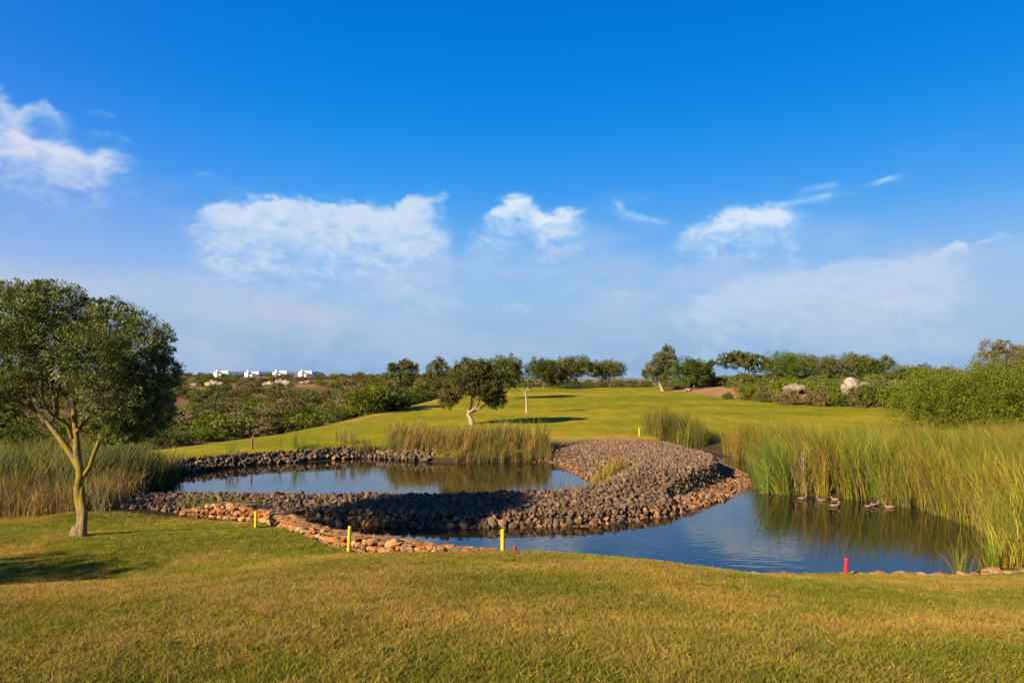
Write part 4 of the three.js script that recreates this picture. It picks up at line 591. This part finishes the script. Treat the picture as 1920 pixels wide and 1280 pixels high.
// ------------------------------------------------------------------ lawn grass and weeds
{
  const r = rngOf(51), tuft = (seed, h, w, n, sp) => { const q = rngOf(seed), pos = [], col = [], idx = []; let c = 0; for (let k = 0; k < n; k++) { const a = q() * 6.283, s = sp * Math.sqrt(q()), x = Math.cos(a) * s, z = Math.sin(a) * s, H = h * (0.45 + 0.75 * q()), b = q() * 6.283, l = H * (0.25 + 0.7 * q()), fa = q() * 3.14, ww = w * (0.7 + 0.6 * q()) / 2, t = 0.75 + 0.5 * q(), y = q() < 0.3 ? 1.25 : 1; for (let i = 0; i < 3; i++) { const u = i / 2, hw = i === 2 ? ww * 0.15 : ww; for (const sd of [-1, 1]) { pos.push(x + Math.cos(b) * l * u * u + Math.cos(fa) * hw * sd, H * u * (1 - 0.25 * u), z + Math.sin(b) * l * u * u + Math.sin(fa) * hw * sd); col.push(t * y, t, t * 0.95); } if (i) idx.push(c - 2, c - 1, c, c - 1, c + 1, c); c += 2; } } const g = new THREE.BufferGeometry(); g.setAttribute('position', new THREE.Float32BufferAttribute(pos, 3)); g.setAttribute('color', new THREE.Float32BufferAttribute(col, 3)); g.setIndex(idx); g.computeVertexNormals(); return g; };
  const models = [[tuft(1, 0.034, 0.004, 48, 0.075)], [tuft(2, 0.03, 0.004, 48, 0.075)], [tuft(3, 0.05, 0.0036, 24, 0.07)]].flat(), lists = models.map(() => []), o = [0, 0, 0];
  for (let i = 0; i < 215000; i++) {
    const d = 2.9 + 16.2 * Math.pow(r(), 0.85), x = (r() * 2 - 1) * (0.8 * d + 2.2), k = Math.floor(r() * 3), a = r() * 6.3, j = r(), sr = r(), hue = r();
    const keep = d < 9 ? 1 : 9 / d; if (j > keep) continue;
    if (d > 11.9) { if (x > -0.6 && d > 12.3 + Math.max(0, (x - 6) * 0.16)) continue; if (toPoly(lowerPond, x, d) < 0.45) continue; if (d > 18.9) continue; const wx = x + 0.9 * (d - 14.6); if (d > 12.6 && wx > -2.9 && x > -9.2 && toPoly(lowerPond, x, d) < 1.0) continue; }
    const straw = hue > 0.93 ? 1.25 : clamp(strawShare(x, d) + (hue - 0.5) * 0.6), l = (0.58 + 0.7 * sr) * (1 + 0.3 * smooth(-1.2, -3.4, x) * smooth(9.9, 11.2, d + (x + 6) * -0.12));
    lists[k].push({ p: [x, height(x, d) - 0.004, -d], r: [0, a, 0], s: (0.75 + 0.5 * sr) * (d > 10 ? 1.15 : 1), c: [mix(0.125, 0.30, straw) * l, mix(0.15, 0.215, straw) * l, mix(0.016, 0.05, straw) * l] });
  }
  const t = thing('lawn_grass', 'short green and straw coloured grass of the near lawn', 'grass'); t.userData.kind = 'stuff'; models.forEach((g, k) => copies('grass_blades', g, bladeMat, lists[k], t));
  const dry = clump(77, { n: 16, h: 0.16, w: 0.006, lean: 0, spread: 0.09, tints: [[0.36, 0.25, 0.1], [0.3, 0.2, 0.07]], dead: 0.4, curl: 1.2 }), dl = []; for (let i = 0; i < 260; i++) { const d = 3.2 + 8.2 * r(), x = (r() * 2 - 1) * 0.8 * d; if (fbm(x * 0.7 + 31, d * 0.7, 2) < 0.5) continue; dl.push({ p: [x, height(x, d), -d], r: [0, r() * 6.3, 0], s: 0.4 + 0.4 * r(), c: [0.9, 0.85, 0.8] }); }
  copies('dry_tufts', dry, bladeMat, dl, null, 'small dry straw tufts sticking out of the near lawn', 'dry grass');
  const weed = leaves([[0, 0.02, 0, 0.12, 0.03, 0.1]], 70, 0.05, 0.022, [[0.06, 0.10, 0.03], [0.05, 0.085, 0.03], [0.085, 0.12, 0.04]], 7, { sprays: 6, spread: 0.6, inner: 0 }), wl = []; for (const [x, d] of [[0.0, 9.6], [-0.45, 9.9], [1.05, 9.75], [2.1, 7.6], [2.35, 7.55], [1.7, 7.3], [4.2, 11.4], [3.7, 10.9], [5.6, 11.2], [6.3, 11.6], [7.6, 11.3], [2.5, 11.7], [1.2, 11.6], [-3.2, 11.9], [-2.9, 12.1], [-2.2, 4.6], [-1.6, 4.4], [-4.6, 9.4], [3.6, 5.0], [-0.7, 4.3], [4.9, 6.4], [8.2, 11.9]]) for (let k = 0; k < 3; k++) { const X = x + (r() - 0.5) * 0.25, D = d + (r() - 0.5) * 0.2; wl.push({ p: [X, height(X, D), -D], r: [0, r() * 6.3, 0], s: 0.35 + 0.35 * r(), c: [1.5, 1.4, 1] }); }
  copies('lawn_weeds', weed, leafMat, wl, null, 'small dark green weeds in the near lawn', 'weeds');
}

// ------------------------------------------------------------------ stakes
function stake(label, x, d, h, rad, colour, tilt = 0, base = null) {
  const mat = new THREE.MeshStandardMaterial({ color: lin(...colour), roughness: 0.55, map: null }), t = thing('hazard_stake', label, 'stake', [x, (base ?? height(x, d)) - 0.05, -d]); t.rotation.z = tilt;
  part('post', new THREE.LatheGeometry([[0, 0], [rad, 0], [rad, h + 0.03], [rad * 0.97, h + 0.042], [rad * 0.8, h + 0.05], [0, h + 0.052]].map(([a, b]) => new THREE.Vector2(a, b)), 20), mat, t); return t;
}
stake('short yellow stake at the lawn side of the orange wall, leftmost', -6.15, 16.6, 0.42, 0.036, [0.62, 0.36, 0.004]);
stake('tall yellow stake in front of the orange wall', -3.3, 14.0, 0.56, 0.036, [0.62, 0.36, 0.004], -0.03, 0.52);
stake('yellow stake on the near bank beside a red stub', -0.155, 11.65, 0.4, 0.036, [0.62, 0.37, 0.004]);
stake('small yellow stake far off at the back edge of the dike', 7.42, 40.0, 0.46, 0.045, [0.62, 0.36, 0.004]);
stake('red stub low on the near bank beside the yellow stake', 0.05, 11.9, 0.26, 0.03, [0.42, 0.006, 0.008], 0, 0.93);
stake('leaning red stake on the near bank at the right', 5.85, 12.2, 0.36, 0.034, [0.46, 0.006, 0.008], -0.09, 0.54);
stake('thin rusty post among reed tufts on the far shore', -13.0, 34.4, 0.55, 0.05, [0.2, 0.06, 0.025], 0.05);

// ------------------------------------------------------------------ ducks
{
  const loft = (rings, sides = 12) => { const pos = [], idx = []; rings.forEach(([x, y, ry, rz, tilt = 0], i) => { for (let k = 0; k < sides; k++) { const a = k / sides * Math.PI * 2, v = Math.sin(a) * ry; pos.push(x - Math.sin(tilt) * v, y + Math.cos(tilt) * v, Math.cos(a) * rz); if (i) { const b = i * sides, q = (k + 1) % sides; idx.push(b - sides + k, b + k, b + q, b - sides + k, b + q, b - sides + q); } } }); const g = new THREE.BufferGeometry(); g.setAttribute('position', new THREE.Float32BufferAttribute(pos, 3)); g.setIndex(idx); g.computeVertexNormals(); return g; };
  const body = loft([[-0.2, 0.085, 0.002, 0.003], [-0.17, 0.075, 0.012, 0.03], [-0.12, 0.055, 0.038, 0.055], [-0.05, 0.04, 0.06, 0.072], [0.03, 0.037, 0.066, 0.075], [0.09, 0.048, 0.06, 0.062, 0.25], [0.125, 0.075, 0.045, 0.042, 0.7], [0.142, 0.105, 0.032, 0.03, 1.2], [0.15, 0.13, 0.028, 0.026, 1.35], [0.16, 0.152, 0.033, 0.029, 0.9], [0.18, 0.163, 0.034, 0.03, 0.3], [0.205, 0.16, 0.025, 0.023, 0], [0.222, 0.155, 0.012, 0.014, 0], [0.225, 0.154, 0.001, 0.001, 0]]);
  const bill = loft([[0.212, 0.154, 0.009, 0.011], [0.235, 0.15, 0.006, 0.011], [0.262, 0.146, 0.003, 0.009], [0.266, 0.146, 0.0005, 0.001]], 8), wing = new THREE.SphereGeometry(1, 12, 8).scale(0.11, 0.034, 0.016).rotateZ(0.12);
  const bm = new THREE.MeshStandardMaterial({ color: lin(0.2, 0.13, 0.085), roughness: 0.8, map: rockTex }), wm = new THREE.MeshStandardMaterial({ color: lin(0.25, 0.17, 0.11), roughness: 0.8, map: rockTex }), km = new THREE.MeshStandardMaterial({ color: lin(0.07, 0.05, 0.02), roughness: 0.5 });
  const make = (label, x, d, turn, s) => { const t = thing('duck', label, 'duck', [x, -0.012, -d], 'ducks swimming along the right reeds'); t.rotation.y = turn; t.scale.setScalar(s * 0.82); part('body', body, bm, t); part('bill', bill, km, t); for (const q of [-1, 1]) { const w = part('wing', wing, wm, t); w.position.set(-0.04, 0.062, q * 0.068); } };
  make('brown duck closest to the arching reeds, first of the row', 9.88, 23.48, 0.2, 1.15); make('brown duck with raised head, second from the arching reeds', 10.39, 23.17, Math.PI + 0.2, 1.1); make('small brown duck tight against the reed stems', 10.94, 23.38, 2.6, 0.85); make('brown duck alone in open water, head to the right', 10.32, 22.1, 0.1, 1.2); make('brown duck, left one of a close pair', 11.36, 22.0, 0.3, 1.05); make('brown duck, right one of a close pair', 11.71, 22.28, 0.25, 1.1); make('brown duck farthest along the reeds to the right', 11.97, 21.91, Math.PI, 1.15);
}

// ------------------------------------------------------------------ pale rocks and heap of earth
{
  const pale = new THREE.MeshStandardMaterial({ color: lin(0.36, 0.29, 0.24), roughness: 0.95, map: rockTex, bumpMap: rockBump, bumpScale: 0.25 });
  const boulder = (label, x, d, s, seed, dy = 0) => { const t = thing('pale_rock', label, 'rock', [x, height(x, d) + dy, -d]), r = rngOf(seed), list = []; for (let k = 0; k < 5; k++) { const g = rockShape(seed + k * 3, 0.9).clone(); g.rotateY(r() * 6).scale(s[0] * (0.45 + 0.35 * r()), s[1] * (0.8 + 0.5 * r()), s[2] * (0.5 + 0.4 * r())).translate((k / 4 - 0.5) * s[0] * 0.75, s[1] * (0.2 + 0.25 * r()), (r() - 0.5) * s[2] * 0.4); list.push(g); } part('stone', mergeGeometries(list), pale, t); };
  boulder('small pale rock outcrop above the brown dry bushes', 32.7, 79, [2.2, 1.0, 1.4], 801, 0.45); boulder('big white and grey rock outcrop on the right slope', 38.65, 77, [2.6, 1.9, 1.7], 821, 0.15);
  boulder('white stone at the foot of the dense tree', 24.2, 94, [0.8, 0.7, 0.7], 841);
  for (const [label, x, d, s] of [['pale block by the track below the first white house, left one', -100.6, 216, 2.4], ['pale block by the track below the first white house, right one', -94.2, 216, 4.4], ['rounded pale block by the track below the second white house', -76.5, 215, 3.2], ['small pale block beside the rounded one', -75.0, 214, 1.5], ['pale block with dark notch by the track below the third house', -72.2, 215, 4.0], ['pale block by the track below the fourth house', -65.2, 214, 2.6], ['pale block right of the houses on the hillside', -57.0, 213, 1.8]]) boulder(label, x, d, [s, s * 0.5, s * 0.6], 851 + Math.round(-x), 0.5);
  const heap = thing('earth_heap', 'cone of red earth on the far ridge left of the houses', 'earth heap', [-184, height(-184, 380) - 0.2, -380]), g = new THREE.ConeGeometry(4.0, 3.4, 20, 6), p = g.attributes.position; for (let i = 0; i < p.count; i++) { const k = 0.85 + 0.3 * fbm(p.getX(i) * 0.6 + 9, p.getZ(i) * 0.6 + p.getY(i), 3); p.setXYZ(i, p.getX(i) * k, p.getY(i) * (0.9 + 0.1 * k), p.getZ(i) * k); } g.translate(0, 1.5, 0).computeVertexNormals(); part('earth', g, stoneMat(0.45, 0.17, 0.075), heap);
}
// ------------------------------------------------------------------ white houses on the ridge
{
  const white = new THREE.MeshStandardMaterial({ color: lin(0.76, 0.75, 0.74), roughness: 0.9 }), tiles = new THREE.MeshStandardMaterial({ color: lin(0.5, 0.22, 0.12), roughness: 0.9, map: barkTex }), glass = new THREE.MeshStandardMaterial({ color: lin(0.06, 0.07, 0.09), roughness: 0.2 });
  const box = (w, h, d, x, y, z) => new THREE.BoxGeometry(w, h, d).translate(x, y + h / 2, z);
  const house = (label, px, d, wing) => {
    const x = px, t = thing('white_house', label, 'house', [x, height(x, d) + 0.2, -d], null); t.rotation.y = 0.95; t.scale.set(0.9, 0.7, 0.9); // the long side faces right and towards us, in shade
    const L = wing; part('wall', mergeGeometries([box(L, 4.3, 7, 0, 0, 0), box(3, 3.0, 5.6, L / 2 + 1.5, 0, -0.4)]), white, t); part('parapet', box(L + 0.3, 0.35, 7.3, 0, 4.3, 0), white, t); part('annex', mergeGeometries([box(6, 2.8, 8, -L / 2 - 3.0, -0.5, 1.5), box(3.2, 4.4, 3.2, -L / 2 - 6.2, -0.6, 2)]), white, t);
    const roof = new THREE.CylinderGeometry(0.1, 4.6, 1.3, 4, 1).rotateY(Math.PI / 4).scale(0.92, 1, 1.2).translate(-L / 2 - 3.0, 2.9, 1.5); part('tiled_roof', roof, tiles, t); const ch = part('chimney', box(1.1, 1.9, 1.1, -L / 2 - 6.2, 3.8, 2), white, t); 
    for (let k = 0; k < 3; k++) { const w = part('window', box(1.2, 1.4, 0.12, -L / 2 + 2 + k * (L - 4) / 2, 1.3, 3.54), glass, t); }
  };
  house('leftmost white house on the ridge, beside the red earth heap', -163.0, 400, 13); house('white house on the ridge, second from the red earth heap', -146.5, 402, 12); house('white house on the ridge, second from the right end', -130.5, 402, 11.5); house('rightmost and smallest white house on the ridge', -118.0, 402, 5.5);
}
renderer.render(scene, camera);
